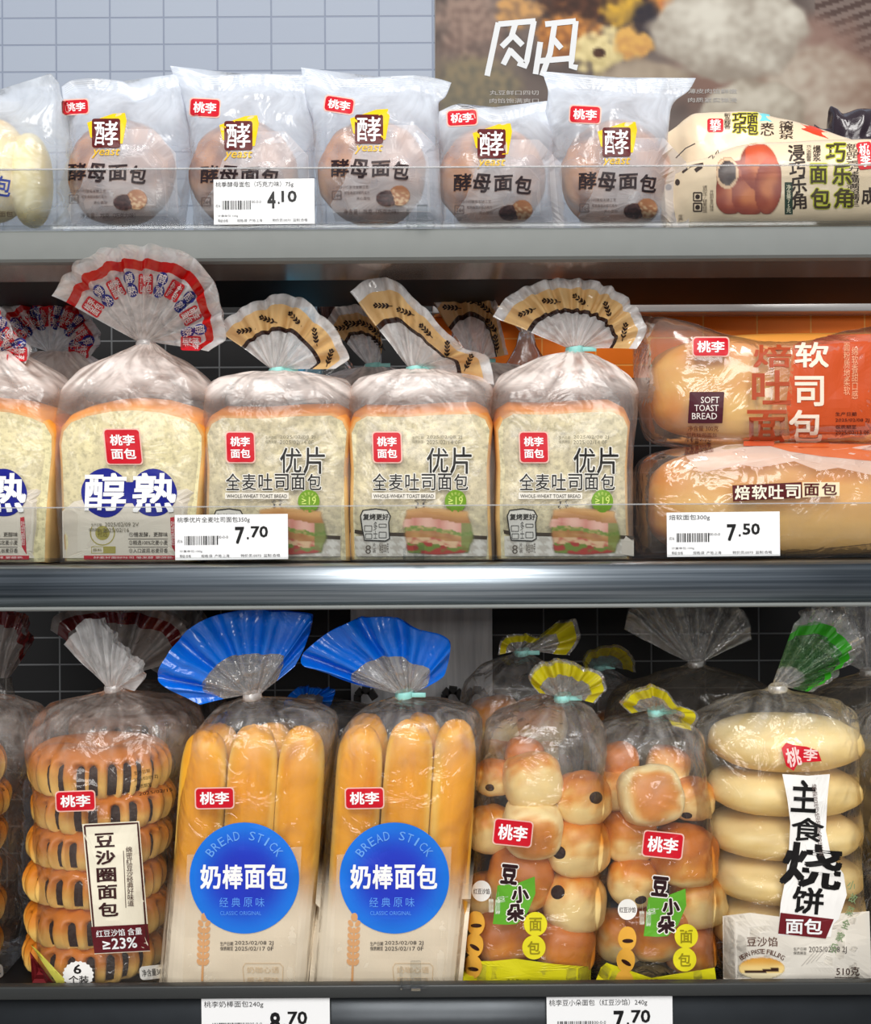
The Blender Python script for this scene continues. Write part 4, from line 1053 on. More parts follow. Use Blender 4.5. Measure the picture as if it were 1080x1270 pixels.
def milktoast(dx, label, loaflabel, neck, outer, prints=True, d=0.0, flare_kw=None, group='blue lettered toast bags'):
    k0, c0 = .016+d, .070+d
    ol = [(78, 694), (75, 640), (73, 580), (71, 548), (74, 530), (84, 518), (105, 510), (135, 504), (165, 502), (200, 505), (228, 512), (246, 520), (255, 536), (255, 560), (251, 600), (247, 650), (246, 694)]
    Q = []
    for a, b in zip(ol, ol[1:]+ol[:1]):
        n = max(1, int(math.dist(a, b)/6)); Q += [(lerp(a[0], b[0], i/n)+dx, lerp(a[1], b[1], i/n)) for i in range(n)]
    slab_loaf(Q, k0+.003, .094, loaflabel, 'toast_loaf', (232, 222, 176), (230, 146, 48), 'milk toast loaves', .10, base_z=B2+.0006)
    root = thing('toast_bag', (W(163+dx, 694, c0).x, c0, B2), label, 'bread bag', group)
    nx, ny = neck
    lv = [dict(y=696, l=74, r=248, c=c0, h=.054, p=7, w=.3), dict(y=640, l=71, r=251, c=c0, h=.055, p=7, w=.6), dict(y=560, l=68, r=259, c=c0, h=.055, p=7, w=.6), dict(y=512, l=67, r=262, c=c0, h=.054, p=6, w=.8),
          dict(y=488, l=68, r=262, c=c0, h=.052, p=4.5, w=1.6), dict(y=464, l=84, r=246, c=c0, h=.046, p=3.2, f=.035, w=1.5), dict(y=447, l=112, r=224, c=c0, h=.036, p=2.6, f=.11, w=1.5),
          dict(y=436, l=144, r=204, c=c0, h=.018, p=2.2, f=.18, w=1.5), dict(y=ny+3, l=nx-dx-13, r=nx-dx+13, c=c0, h=.008, p=2, f=.25, w=.5), dict(y=ny, l=nx-dx-9, r=nx-dx+9, c=c0, h=.0055, p=2, f=.25, w=0)]
    g = bag_geo(lv, seed=dx+21.3, base_z=B2, crumple=.0018, dx=dx)
    put_mesh('bag_film', g[0], g[1], F_TOAST, root, cols=slack(g, 502, 470, c0, 6.6, nx, ny, dx+5)); sf = Surf(g)
    fl, fg = add_flare(root, (nx, ny, c0), outer, ((0, .76), (.76, .86), (.86, 1)), [F_TOASTTOP, F_RED, F_TOASTTOP], rn=.006, seed=int(dx)+40, **(flare_kw or dict(amp=.006, k=20)))
    add_tie(root, nx, ny+2, c0, tail=False, mat=F_TOASTTOP)
    ff = Surf(fg)
    reds, blues, rw, bw = [], [], [], []
    for i in range(11):
        t = (i+.5)/11; ox = polyat(outer, t); px, py = lerp(nx, ox[0], .61), lerp(ny, ox[1], .61)
        rot = -math.degrees(math.atan2(ox[0]-nx, ny-ox[1]))
        if i % 2 == 0:
            reds.append(rrect(px-9, py-12.5, px+9, py+12.5, 3, rot, rings=3)); q = text('桃李\n面包', px-7.2, py-10.5, px+7.2, py+10.5, .02)
            rw.append((spin(q[0], px, py, rot), q[1]))
        else:
            for k in (-1, 1):
                e_ = ellipse(px, py+k*8, 7, 8.5, 18, 2); blues.append((spin(e_[0], px, py, rot), e_[1]))
                q = text('醇' if k < 0 else '熟', px-5.2, py+k*8-6.3, px+5.2, py+k*8+6.3, .015); bw.append((spin(q[0], px, py, rot), q[1]))
    a = decal('red_marks', join(*reds), ff, ink((214, 30, 44), .95), fl, 2); b = decal('blue_marks', join(*blues), ff, ink((34, 46, 140), .95), fl, 2)
    decal('mark_lettering', join(*(rw+bw)), ff, ink((244, 236, 234)), fl, 4)
    if not prints: return root
    s = (dx, 0)
    decal('white_base', poly([(78, 692), (77, 634), (92, 622), (120, 616), (165, 612), (210, 610), (232, 606), (246, 614), (249, 625), (246, 692)]), sf, ink((236, 228, 214), .80), root, 1, shift=s)
    logo(root, sf, 131, 533, 174, 575, 0, -.10, True, shift=s, lvl=2)
    b = decal('blue_blots', join(ellipse(130, 611, 29, 30, 40, 5, wob=.05, seed=1), ellipse(190, 611, 29, 29, 40, 5, wob=.05, seed=5), quadgrid(140, 598, 180, 624, 5, 3)), sf, ink((24, 32, 136)), root, 2, shift=s)
    decal('blot_lettering', join(text('醇', 104, 586, 157, 634, .028, skew=.04), text('熟', 164, 586, 219, 636, .028, skew=.04)), sf, ink(WHITE), b, 4, shift=s)
    sm = []
    for i, l_ in enumerate(('①慢发酵，更醇味', '②精选100%北麦小麦', '③入口滋润,谷麦芬香')):
        sm.append(text(l_, 160, 660+i*10, 208, 666+i*10, .008))
        if i < 2: sm.append(stroke([(159, 668.4+i*10), (208, 668.4+i*10)], .6))
    decal('small_print', join(*sm), sf, ink((70, 64, 60)), root, 3, shift=s)
    decal('date_stamp', join(text('生产日期', 113, 649, 126, 653, 0), text('2025/02/09 2V', 130, 648, 172, 653, 0), text('保质期至', 110, 655, 124, 659, 0), text('2025/02/16', 128, 655, 160, 660, 0)), sf, ink((110, 106, 90)), root, 4, shift=s)
    b = decal('gold_seal', join(frame_rect(113.5, 678, 143, 686, .8), stroke([(127+15*math.cos(a_*PI/12), 661+15*math.sin(a_*PI/12)) for a_ in range(-2, 15)], 1.4, 3), ellipse(127, 661, 9, 9, 20, 3), quadgrid(128, 678, 143, 686, 2, 1)), sf, ink((176, 166, 84), .8), root, 2, shift=s)
    decal('seal_lettering', join(text('特选', 121, 656, 133, 666, .01), text('原料', 115, 680, 126, 684, 0)), sf, ink((120, 110, 50)), b, 3, shift=s)
    b = decal('red_ribbon', join(poly([(211, 642), (216, 641), (219, 688), (213, 678)], 2, 6), quadgrid(104, 689, 222, 694, 14, 1)), sf, ink((186, 44, 56)), root, 2, shift=s)
    decal('ribbon_lettering', join(text('吐司面包', 212, 646, 217, 676, 0, vert=True), text('好麦好面好吐司 慢发酵 更醇熟', 116, 690, 214, 693, 0)), sf, ink((250, 230, 226)), b, 4, shift=s)
    return root
milktoast(0, 'blue lettered toast bag with a large red banded fan on the middle shelf', 'white toast loaf in the blue lettered bag with the large fan', (180, 424),
          [(66, 366, .0), (80, 345, -.012), (108, 322, -.02), (150, 307, -.024), (195, 306, -.024), (235, 318, -.02), (262, 345, -.012), (276, 385, .01), (280, 418, .02), (258, 436, .03)])
milktoast(-186, 'blue lettered toast bag cut off by the left edge on the middle shelf', 'white toast loaf cut off by the left edge', (-6, 438),
          [(-110, 400, .05), (-80, 350, .05), (-30, 352, .05), (8, 395, .045), (24, 418, .04), (40, 432, .035), (34, 450, .035)])

# ---- rear toast bags
def rear_toast(kind, x, d, neck, outer, label, loaflabel, kw):
    if kind == 'milk': return milktoast(x, label, loaflabel, neck, outer, prints=False, d=d, flare_kw=kw, group='toast bags in the back row')
    return wholewheat(x-700, x-80, x+80, x-84, x+84, 515, label, loaflabel, neck, outer, kw, prints=False, d=d)
rear_toast('milk', -105, .15, (66, 436), [(-14, 412, .2), (0, 388, .2), (25, 372, .2), (58, 364, .2), (88, 368, .2), (112, 388, .2), (124, 420, .2), (112, 444, .2)],
           'toast bag with red fan in the back row at the left', 'loaf in the red fan bag of the back row', dict(amp=.005, k=20))
rear_toast('wheat', 462, .14, (462, 452), [(404, 400, .19), (416, 384, .19), (438, 380, .19), (458, 386, .18), (472, 402, .18), (474, 430, .18)],
           'whole wheat bag in the back row between the first and second front fans', 'loaf in the back row bag between the first and second fans', dict(amp=.004, k=10))
rear_toast('wheat', 640, .14, (592, 446), [(535, 372, .19), (556, 350, .19), (585, 342, .19), (606, 356, .19), (616, 380, .18), (622, 408, .18), (630, 440, .18)],
           'whole wheat bag in the back row between the second and third front fans', 'loaf in the back row bag between the second and third fans', dict(amp=.005, k=10))
# dark brown crumpled bag end and pale ends further back
def loose_end(pts, d, mats, bands, neck, label, seed, kw=None):
    root = thing('bag_end', W(neck[0], neck[1], d), label, 'bread bag', 'bag ends in the far back of the middle shelf')
    fl, fg = add_flare(root, (neck[0], neck[1], d), [(x, y, d) for x, y in pts], bands, mats, seed=seed, **(kw or dict(amp=.006, k=9)))
    # the hanging rest of the bag below it, down to the shelf
    n = W(neck[0], neck[1], d); rings = []
    for j in range(16):
        t = j/15; z = lerp(n.z, B2+.0005, t); r = .006 + .032*sstep(0, .35, t)
        rings.append([Vector((n.x + r*1.3*math.cos(2*PI*i/40)*(1+.1*fold(2*PI*i/40, seed)), n.y + r*.8*math.sin(2*PI*i/40), z)) for i in range(40)])
    g = loft(rings); put_mesh('bag_film', g[0], g[1], F_DULL, root)
    return root
loose_end([(530, 372), (540, 350), (562, 346), (585, 352), (606, 366), (600, 388)], .325, [F_BROWN, F_BROWN], ((0, .6), (.6, 1)), (572, 402), 'dark brown crumpled bag end far back on the middle shelf', 3)
loose_end([(612, 372), (622, 350), (650, 345), (680, 352), (690, 372)], .335, [F_GREY, F_TAN, F_GREY], ((0, .5), (.5, .85), (.85, 1)), (652, 412), 'tan and clear bag end far back behind the round fan', 4)
loose_end([(388, 378), (392, 350), (405, 346), (424, 372), (436, 392)], .325, [F_BROWN, F_GREY], ((0, .6), (.6, 1)), (408, 410), 'pale bag end with brown band far back behind the first fan', 5)
loose_end([(-8, 360), (8, 345), (40, 348), (62, 366)], .335, [F_GREY, F_TAN, F_GREY], ((0, .6), (.6, .85), (.85, 1)), (30, 410), 'milky bag end far back behind the red fans at the left', 6)
# pale blue carton behind
a, c = W(378, 410, .33), W(398, 364, .33)
g = box_geo(a.x-.02, c.x, .33, .36, B2, c.z, .001)
tag(put_mesh('carton', g[0], g[1], pmat('sky_blue_card', (88, 178, 220), .4), base=(c.x-.015, .345, B2), smooth=False), 'sky blue carton standing far back on the middle shelf', 'carton')

# ---- soft toast packs lying at the right
def softloaf(px, py, hx, hy, d, label, seed):
    c = W(px, py, d)
    f = lambda u, q: mixc(mixc((232, 186, 106), (220, 146, 62), sstep(-.4, .7, u.z + q*.8)), (208, 120, 36), sstep(.55, 1.0, -u.x*.7 - u.z*.3 + q*.2) if u.x < 0 else 0)
    blob_bread('soft_toast_roll', c, (hx, .038, hy), f, label, 'soft toast rolls', 3.6, wrinkle=.02, seed=seed, nu=56, nv=34)
zl = B2 + .0015
k = S*(D+.065)/D
softloaf(1012, 623, .145, .0475, .065, 'pale soft toast roll in the lower lying pack', 31)
softloaf(1012, 482, .144, .046, .065, 'golden soft toast roll in the upper lying pack', 33)
def softpack(st, label, seed, prints):
    g = hpack_geo(st, n=110, m=90, seed=seed, crumple=.0024, base_z=B2)
    c = sum(g[0], Vector())/len(g[0])
    root = thing('soft_toast_pack', (c.x, c.y, min(v.z for v in g[0])), label, 'bread pack', 'soft toast packs')
    put_mesh('pack_film', g[0], g[1], F_ROLL, root); prints(root, Surf(g)); return root
def soft_low(root, sf):
    P = [(850, 566), (900, 552), (950, 549), (1000, 549), (1085, 552), (1085, 590), (1040, 580), (1015, 584), (985, 572), (940, 580), (905, 574), (870, 586)]
    decal('white_swash', poly(P), sf, ink((246, 222, 208), .55), root, 1)
    decal('orange_swash', poly([(940, 549), (1085, 551), (1085, 572), (1020, 566), (980, 560)]), sf, ink((222, 110, 56), .75), root, 2)
    decal('red_name_foot', join(quadgrid(922, 547, 960, 553, 5, 1), quadgrid(990, 549, 1028, 555, 5, 1)), sf, ink((190, 78, 42)), root, 3)
    b = decal('name_plate', poly([(908, 602), (994, 598), (995, 617), (909, 622)], 4), sf, ink((86, 22, 24)), root, 2)
    decal('name_plate_tail', poly([(995, 598), (1041, 598), (1041, 615), (995, 617)], 3), sf, ink((242, 226, 190)), b, 2)
    decal('plate_lettering', join(*[text(ch, 911+21*i, 602-.4*i, 930+21*i, 620-.5*i, .03) for i, ch in enumerate('焙软吐司')]), sf, ink((250, 240, 220)), b, 4)
    decal('tail_lettering', join(text('面', 997, 599.5, 1016, 615, .02), text('包', 1019, 599, 1038, 614, .02)), sf, ink((86, 22, 24)), b, 4)
    decal('english_lettering', text('SOFT TOAST BREAD', 938, 625, 1008, 630, .01, rot=1.5), sf, ink((200, 150, 96)), root, 2)
    decal('dark_print', text('净含量300克\n无防腐不添加', 848, 552, 884, 563, .01, rot=8), sf, ink((100, 50, 40)), root, 3)
    decal('small_print', join(frame_rect(974, 680, 1085, 690, .8, rot=6), text('配料:小麦粉、鲜牛奶、鸡蛋、酵母', 1030, 676, 1085, 680, 0, rot=6)), sf, ink((120, 96, 76)), root, 2)
def soft_up(root, sf):
    decal('orange_print', poly([(984, 428), (1010, 416), (1040, 415), (1090, 414), (1090, 548), (980, 548), (975, 500)], 6), sf, ink((208, 84, 40), .9), root, 1)
    decal('orange_fade', poly([(962, 426), (986, 426), (978, 548), (955, 548)]), sf, ink((222, 150, 100), .45), root, 1)
    logo(root, sf, 860, 419, 903, 441, 0, lvl=2)
    b = decal('dark_plate', rrect(854, 486, 897, 525, 1, skew=.06), sf, ink((76, 28, 40)), root, 2)
    decal('plate_lettering', join(text('SOFT', 869, 492, 892, 500, .005), text('TOAST', 861, 502, 891, 510, .005), text('BREAD', 858, 512, 889, 520, .005)), sf, ink((246, 236, 230)), b, 4)
    decal('small_print', join(text('净含量 300克', 853, 528, 891, 535, .01), text('切片吐司面包', 851, 537, 889, 542, .005)), sf, ink((110, 60, 50)), root, 2)
    decal('name_left', join(text('焙', 934, 427, 982, 456, .025), text('吐', 932, 459, 981, 502, .025), text('面', 926, 508, 976, 549, .025)), sf, ink((178, 74, 40)), root, 3)
    decal('name_right', join(text('软', 985, 424, 1028, 456, .025), text('司', 985, 466, 1022, 504, .025), text('包', 978, 508, 1020, 549, .025)), sf, ink((250, 228, 208)), root, 3)
    decal('date_stamp', join(text('生产日期', 1036, 511, 1062, 516, .01), text('2025/02/08 2J', 1036, 519, 1078, 524, 0), text('保质期至', 1036, 527, 1062, 532, .01), text('2025/02/13 0F', 1036, 534, 1078, 539, 0)), sf, ink((70, 30, 30)), root, 3)
    decal('side_lettering', join(text('面粉质地柔软', 1046, 425, 1054, 490, .005, vert=True), text('绵软香甜口感', 1056, 430, 1064, 495, .005, vert=True)), sf, ink((236, 170, 130)), root, 3)
softpack([(790, 600, 640, .065, .012, 2.2, 1.5), (797, 575, 690, .065, .034, 3, 1.2), (815, 562, 694, .065, .042, 3.8, .7), (860, 553, 694, .065, .045, 4, .5), (950, 547, 694, .065, .046, 4, .5), (1040, 547, 694, .065, .046, 4, .5), (1120, 550, 694, .065, .044, 4, .6), (1180, 562, 694, .065, .034, 3, 1), (1215, 600, 660, .065, .002, 2, 1)],
         'lower soft toast pack with dark name plate, behind the 7.50 tag', 41, soft_low)
softpack([(786, 384, 470, .072, .004, 2, .6), (796, 388, 520, .070, .020, 2.4, 1.5), (812, 390, 545, .067, .034, 3, 1.2), (850, 400, 551, .065, .043, 3.6, .6), (900, 415, 552, .065, .045, 4, .4), (950, 424, 551, .065, .046, 4, .5), (1000, 420, 550, .065, .046, 4, .5), (1050, 412, 550, .065, .044, 3.8, .7), (1110, 400, 550, .065, .036, 3, 1), (1170, 400, 540, .065, .004, 2, 1)],
         'upper soft toast pack with orange print, lying on the lower one', 43, soft_up)

# ================================================================== BOTTOM SHELF
def ring_bread(c, R, H, label, group, seed=0, tilt=(0, 0), N=24):
    """bean ring bread: domed golden top, rim cut into fingers with dark filling between them"""
    root = thing('ring_bread', (c[0], c[1], c[2]-H), label, 'bread', group)
    Rm = Matrix.Rotation(tilt[1], 3, 'Y') @ Matrix.Rotation(tilt[0], 3, 'X')
    prof = [(0.02, .62), (.12, .66), (.25, .80), (.45, .95), (.62, 1.0), (.76, .96), (.87, .82), (.945, .60), (.985, .34), (1.0, .05), (.99, -.25), (.97, -.5), (.93, -.74), (.86, -.9), (.7, -1), (.02, -1)]
    rr = random.Random(seed); n = 216; rings, cols = [], []
    wid = [rr.uniform(.75, 1.3) for _ in range(N)]; tot = sum(wid); cuts = [0]
    for q in wid: cuts.append(cuts[-1] + q/tot*2*PI)
    deep = [rr.uniform(.5, 1.0) for _ in range(N)]; shade = [rr.uniform(-.25, .25) for _ in range(N)]
    for j in range(len(prof)*2-1):
        a = prof[j//2]; b = prof[min(len(prof)-1, (j+1)//2)]
        pr, pz = ((a[0]+b[0])/2, (a[1]+b[1])/2) if j % 2 else a
        ring = []
        for i in range(n):
            t = 2*PI*i/n
            s_ = next(k for k in range(N) if cuts[k] <= t+1e-9 <= cuts[k+1]+1e-6)
            dd = min(t-cuts[s_], cuts[s_+1]-t); who = s_ if t-cuts[s_] < cuts[s_+1]-t else (s_+1) % N
            gap = max(0.0, 1 - dd/.085)
            mask = sstep(.62+.25*(1-deep[who]), .30, pz) * sstep(-1.0, -.7, pz) if pr > .6 else 0
            k = 1 - .22*gap**.45*mask + .03*nz(math.cos(t)*3+seed, math.sin(t)*3, pz)
            k += .025*math.sin(PI*(t-cuts[s_])/(cuts[s_+1]-cuts[s_]))*sstep(.3, .8, pr)
            v = Vector((pr*R*k*math.cos(t), pr*R*k*math.sin(t)*.92, pz*H*(1+.06*nz(math.cos(t)*2+seed, math.sin(t)*2))))
            ring.append(Vector(c) + Rm @ v)
            q = nz(math.cos(t)*3, math.sin(t)*3, pz*2+seed)*.25 + shade[s_]*.6
            cc = mixc((242, 200, 112), (204, 118, 28), sstep(-.6, .6, pz + q))
            cc = mixc(cc, (190, 104, 30), sstep(.85, 1.3, pz + q*1.4)*.8)
            cols.append(lin(cc))
        rings.append(ring)
    g = loft(rings); cols += [cols[0], cols[-1]]
    put_mesh('dough', g[0], g[1], M_BREAD, root, cols=cols)
    rings = []
    for pr, pz in ((.5, -.80), (.86, -.74), (.895, -.4), (.91, 0), (.895, .3), (.84, .50), (.5, .5)):
        rings.append([Vector(c) + Rm @ Vector((pr*R*math.cos(2*PI*i/96), pr*R*math.sin(2*PI*i/96)*.92, pz*H)) for i in range(96)])
    g = loft(rings); put_mesh('bean_filling', g[0], g[1], M_BEAN, root, label='dark red bean paste showing through the cuts')
    return root

RANK = ['topmost', 'second from the top', 'third from the top', 'fourth from the top', 'fifth from the top', 'lowest']
def ring_bag(dx, label, breadwhere, d=0.0, prints=True, count=6, fl=F_RING):
    c0 = .078+d; R = .0645
    zs = []
    spacing = 0.0318; z = B3 + .019; R = .0615
    for i in range(count):
        cx = W(lerp(118, 129, i/5)+dx, 1100, c0).x
        ring_bread((cx + .002*math.sin(i*2.1), c0 + .002*math.cos(i*1.7), z + spacing*i), R*(.985+.015*math.sin(i*2.3)), .0172 if i < count-1 else .021, '%s bean ring bread %s' % (RANK[count-1-i], breadwhere), 'bean ring breads', seed=int(dx)+i*7, tilt=(.03*math.sin(i*1.9), .03*math.cos(i*2.7)))
    root = thing('ring_bread_bag', (W(130+dx, 1218, c0).x, c0, B3), label, 'bread bag', 'bean ring bread bags')
    lv = [dict(y=1226, l=44, r=198, c=c0, h=.064, p=3, w=.5), dict(y=1180, l=36, r=202, c=c0, h=.067, p=2.8, w=1), dict(y=1080, l=30, r=208, c=c0, h=.068, p=2.6, w=1), dict(y=980, l=22, r=222, c=c0, h=.069, p=2.5, w=1.2),
          dict(y=930, l=17, r=234, c=c0, h=.066, p=2.4, w=2), dict(y=898, l=30, r=232, c=c0, h=.055, p=2.3, w=3, f=.03), dict(y=876, l=66, r=204, c=c0, h=.038, p=2.2, w=4, f=.08), dict(y=864, l=106, r=170, c=c0, h=.02, p=2, w=2, f=.2),
          dict(y=857, l=128, r=155, c=c0, h=.0085, p=2, f=.25, w=.4), dict(y=852, l=132, r=151, c=c0, h=.006, p=2, f=.25, w=0)]
    if d > 0:
        for q in lv: q['y'] -= 14 if q['y'] < 950 else 0
        for q in lv[-2:]: q['l'] += 150-141-dx; q['r'] += 150-141-dx
    g = bag_geo(lv, seed=dx+3.7, base_z=B3, crumple=.0022, dx=dx); put_mesh('bag_film', g[0], g[1], fl, root, cols=slack(g, 960, 880, c0, 4, 141+dx, 855, dx+2)); sf = Surf(g)
    outer = [(78, 800), (96, 782), (110, 766), (126, 766), (138, 782), (150, 800), (168, 812), (178, 838), (166, 858)]
    if d > 0:
        add_flare(root, (150, 838, c0), [(62, 782, c0), (70, 764, c0), (100, 752, c0), (150, 748, c0), (200, 756, c0), (236, 780, c0), (246, 812, c0)], ((0, .74), (.74, .90), (.90, 1)), [F_GREY, F_MAROON, F_GREY], seed=3, amp=.008, k=9, gap=.008)
        return root
    add_flare(root, (141+dx, 852, c0), [(x+dx, y, c0-.01) for x, y in outer], ((0, 1),), [F_TOASTTOP if d == 0 else fl], seed=int(dx)+2, amp=.007, k=16, gap=.006)
    add_tie(root, 141+dx, 853, c0, tail=False, mat=F_TOASTTOP)
    if not prints: return root
    s = (dx, 0)
    logo(root, sf, 70, 982, 117, 1005, 2, shift=s)
    b = decal('label_panel', spin(quadgrid(106, 1020, 178, 1184, 8, 16)[0], 142, 1102, 3.5), sf, None, root) if False else None
    P = spin([(106, 1020), (177, 1020), (182, 1182), (113, 1182)], 142, 1102, 3)
    b = decal('label_panel', poly(P, 6), sf, ink((240, 232, 210)), root, 2, shift=s)
    Q = [(lerp(144, x, .93), lerp(1102, y, .97)) for x, y in P]
    decal('label_border', stroke(Q+[Q[0]], 2.2), sf, ink((70, 34, 32)), b, 3, shift=s)
    fr = spin([(110, 1148), (181, 1148), (182, 1181), (113, 1181)], 142, 1102, 3)
    decal('label_foot', poly(fr, 3), sf, ink((96, 26, 34)), b, 4, shift=s)
    decal('label_lettering', join(*[text(ch, 117+1.2*i, 1033+21.5*i, 142+1.2*i, 1051+21.5*i, .035, rot=3) for i, ch in enumerate('豆沙圈面包')]), sf, ink((58, 28, 28)), b, 4, shift=s)
    decal('label_side_print', join(text('绵密红豆沙经典好味道', 157, 1050, 165, 1124, .008, rot=2, vert=True), stroke([(153, 1055), (156, 1126)], .8)), sf, ink((84, 60, 54)), b, 4, shift=s)
    decal('label_foot_lettering', join(text('红豆沙馅 含量', 119, 1152, 176, 1161, .012, rot=4), text('≥23%', 127, 1163, 170, 1177, .02, rot=4)), sf, ink(WHITE), b, 6, shift=s)
    decal('date_stamp', join(text('生产日期', 166, 955, 186, 960, .01, rot=10), text('2025/02/09 ZJ', 166, 963, 196, 968, .01, rot=10), text('保质期至', 168, 972, 188, 977, .01, rot=10), text('2025/02/15', 172, 980, 214, 984, .01, rot=8)), sf, ink((30, 24, 24)), root, 3, shift=s)
    st = [(97+18*(1+.09*(k % 2))*math.cos(k*PI/20), 1209+16*(1+.09*(k % 2))*math.sin(k*PI/20)) for k in range(40)]
    b = decal('round_sticker', blob(st, 4), sf, ink((244, 242, 238)), root, 3, shift=s)
    decal('sticker_lettering', join(text('6', 91, 1196, 101, 1208, .02), text('个装', 85, 1210, 110, 1220, .02)), sf, ink((30, 26, 26)), b, 4, shift=s)
    b = decal('weight_sticker', rrect(173, 1197, 212, 1214, 5, 6), sf, ink((238, 236, 230)), root, 2, shift=s)
    decal('weight_lettering', text('净含量360克', 176, 1201, 209, 1210, .01, rot=6), sf, ink((40, 36, 36)), b, 3, shift=s)
    decal('corner_print', join(poly([(38, 1172), (44, 1176), (80, 1214), (80, 1219), (70, 1219)], 3)), sf, ink((212, 206, 90)), root, 1, shift=s)
    decal('corner_print', join(poly([(37, 1180), (66, 1219), (40, 1219)], 3)), sf, ink((110, 30, 34)), root, 1, shift=s)
    return root
ring_bag(0, 'clear bag of six bean ring breads with brown and cream label, lower left', 'in the labelled bag at lower left')
ring_bag(-208, 'clear bag of bean ring breads cut off by the left edge', 'in the bag cut off by the left edge')
ring_bag(36, 'grey tinted bag of bean ring breads in the back row behind the labelled one', 'in the back row bag at the left', d=.16, prints=False, fl=F_DULL)

# dull bags far back at the left with maroon corner
def big_end(pts, d, mats, bands, neck, label, seed, film_=None, R=.045):
    root = thing('bag_end', (W(neck[0], neck[1], d).x, d, B3), label, 'bread bag', 'bag ends in the back of the bottom shelf')
    add_flare(root, (neck[0], neck[1], d), [(x, y, d) for x, y in pts], bands, mats, seed=seed, amp=.008, k=9, gap=.01)
    n = W(neck[0], neck[1], d); rings = []
    for j in range(20):
        t = j/19; z = lerp(n.z, B3+.0005, t); r = .006 + R*sstep(0, .4, t)
        rings.append([Vector((n.x + r*1.35*math.cos(2*PI*i/56)*(1+.12*fold(2*PI*i/56, seed)), n.y + r*.9*math.sin(2*PI*i/56), z)) for i in range(56)])
    g = loft(rings); put_mesh('bag_film', g[0], g[1], film_ or F_DULL, root)
    return root
M_DULLPACK = pmat('grey_wrapper', (128, 122, 120), .3, bump=.7, bscale=30, coat=.3)
big_end([(146, 800), (160, 768), (200, 752), (244, 756), (266, 790), (268, 830)], .355, [F_GREY, F_GREY], ((0, .5), (.5, 1)), (222, 850), 'pale grey bag end far back between ring bread and blue fan', 5, R=.024)
big_end([(-20, 770), (0, 756), (24, 760), (38, 790), (30, 815)], .20, [F_GREY, F_MAROON], ((0, .8), (.8, 1)), (4, 840), 'dull bag end with faint maroon edge at the far left of the bottom shelf', 7, R=.03)

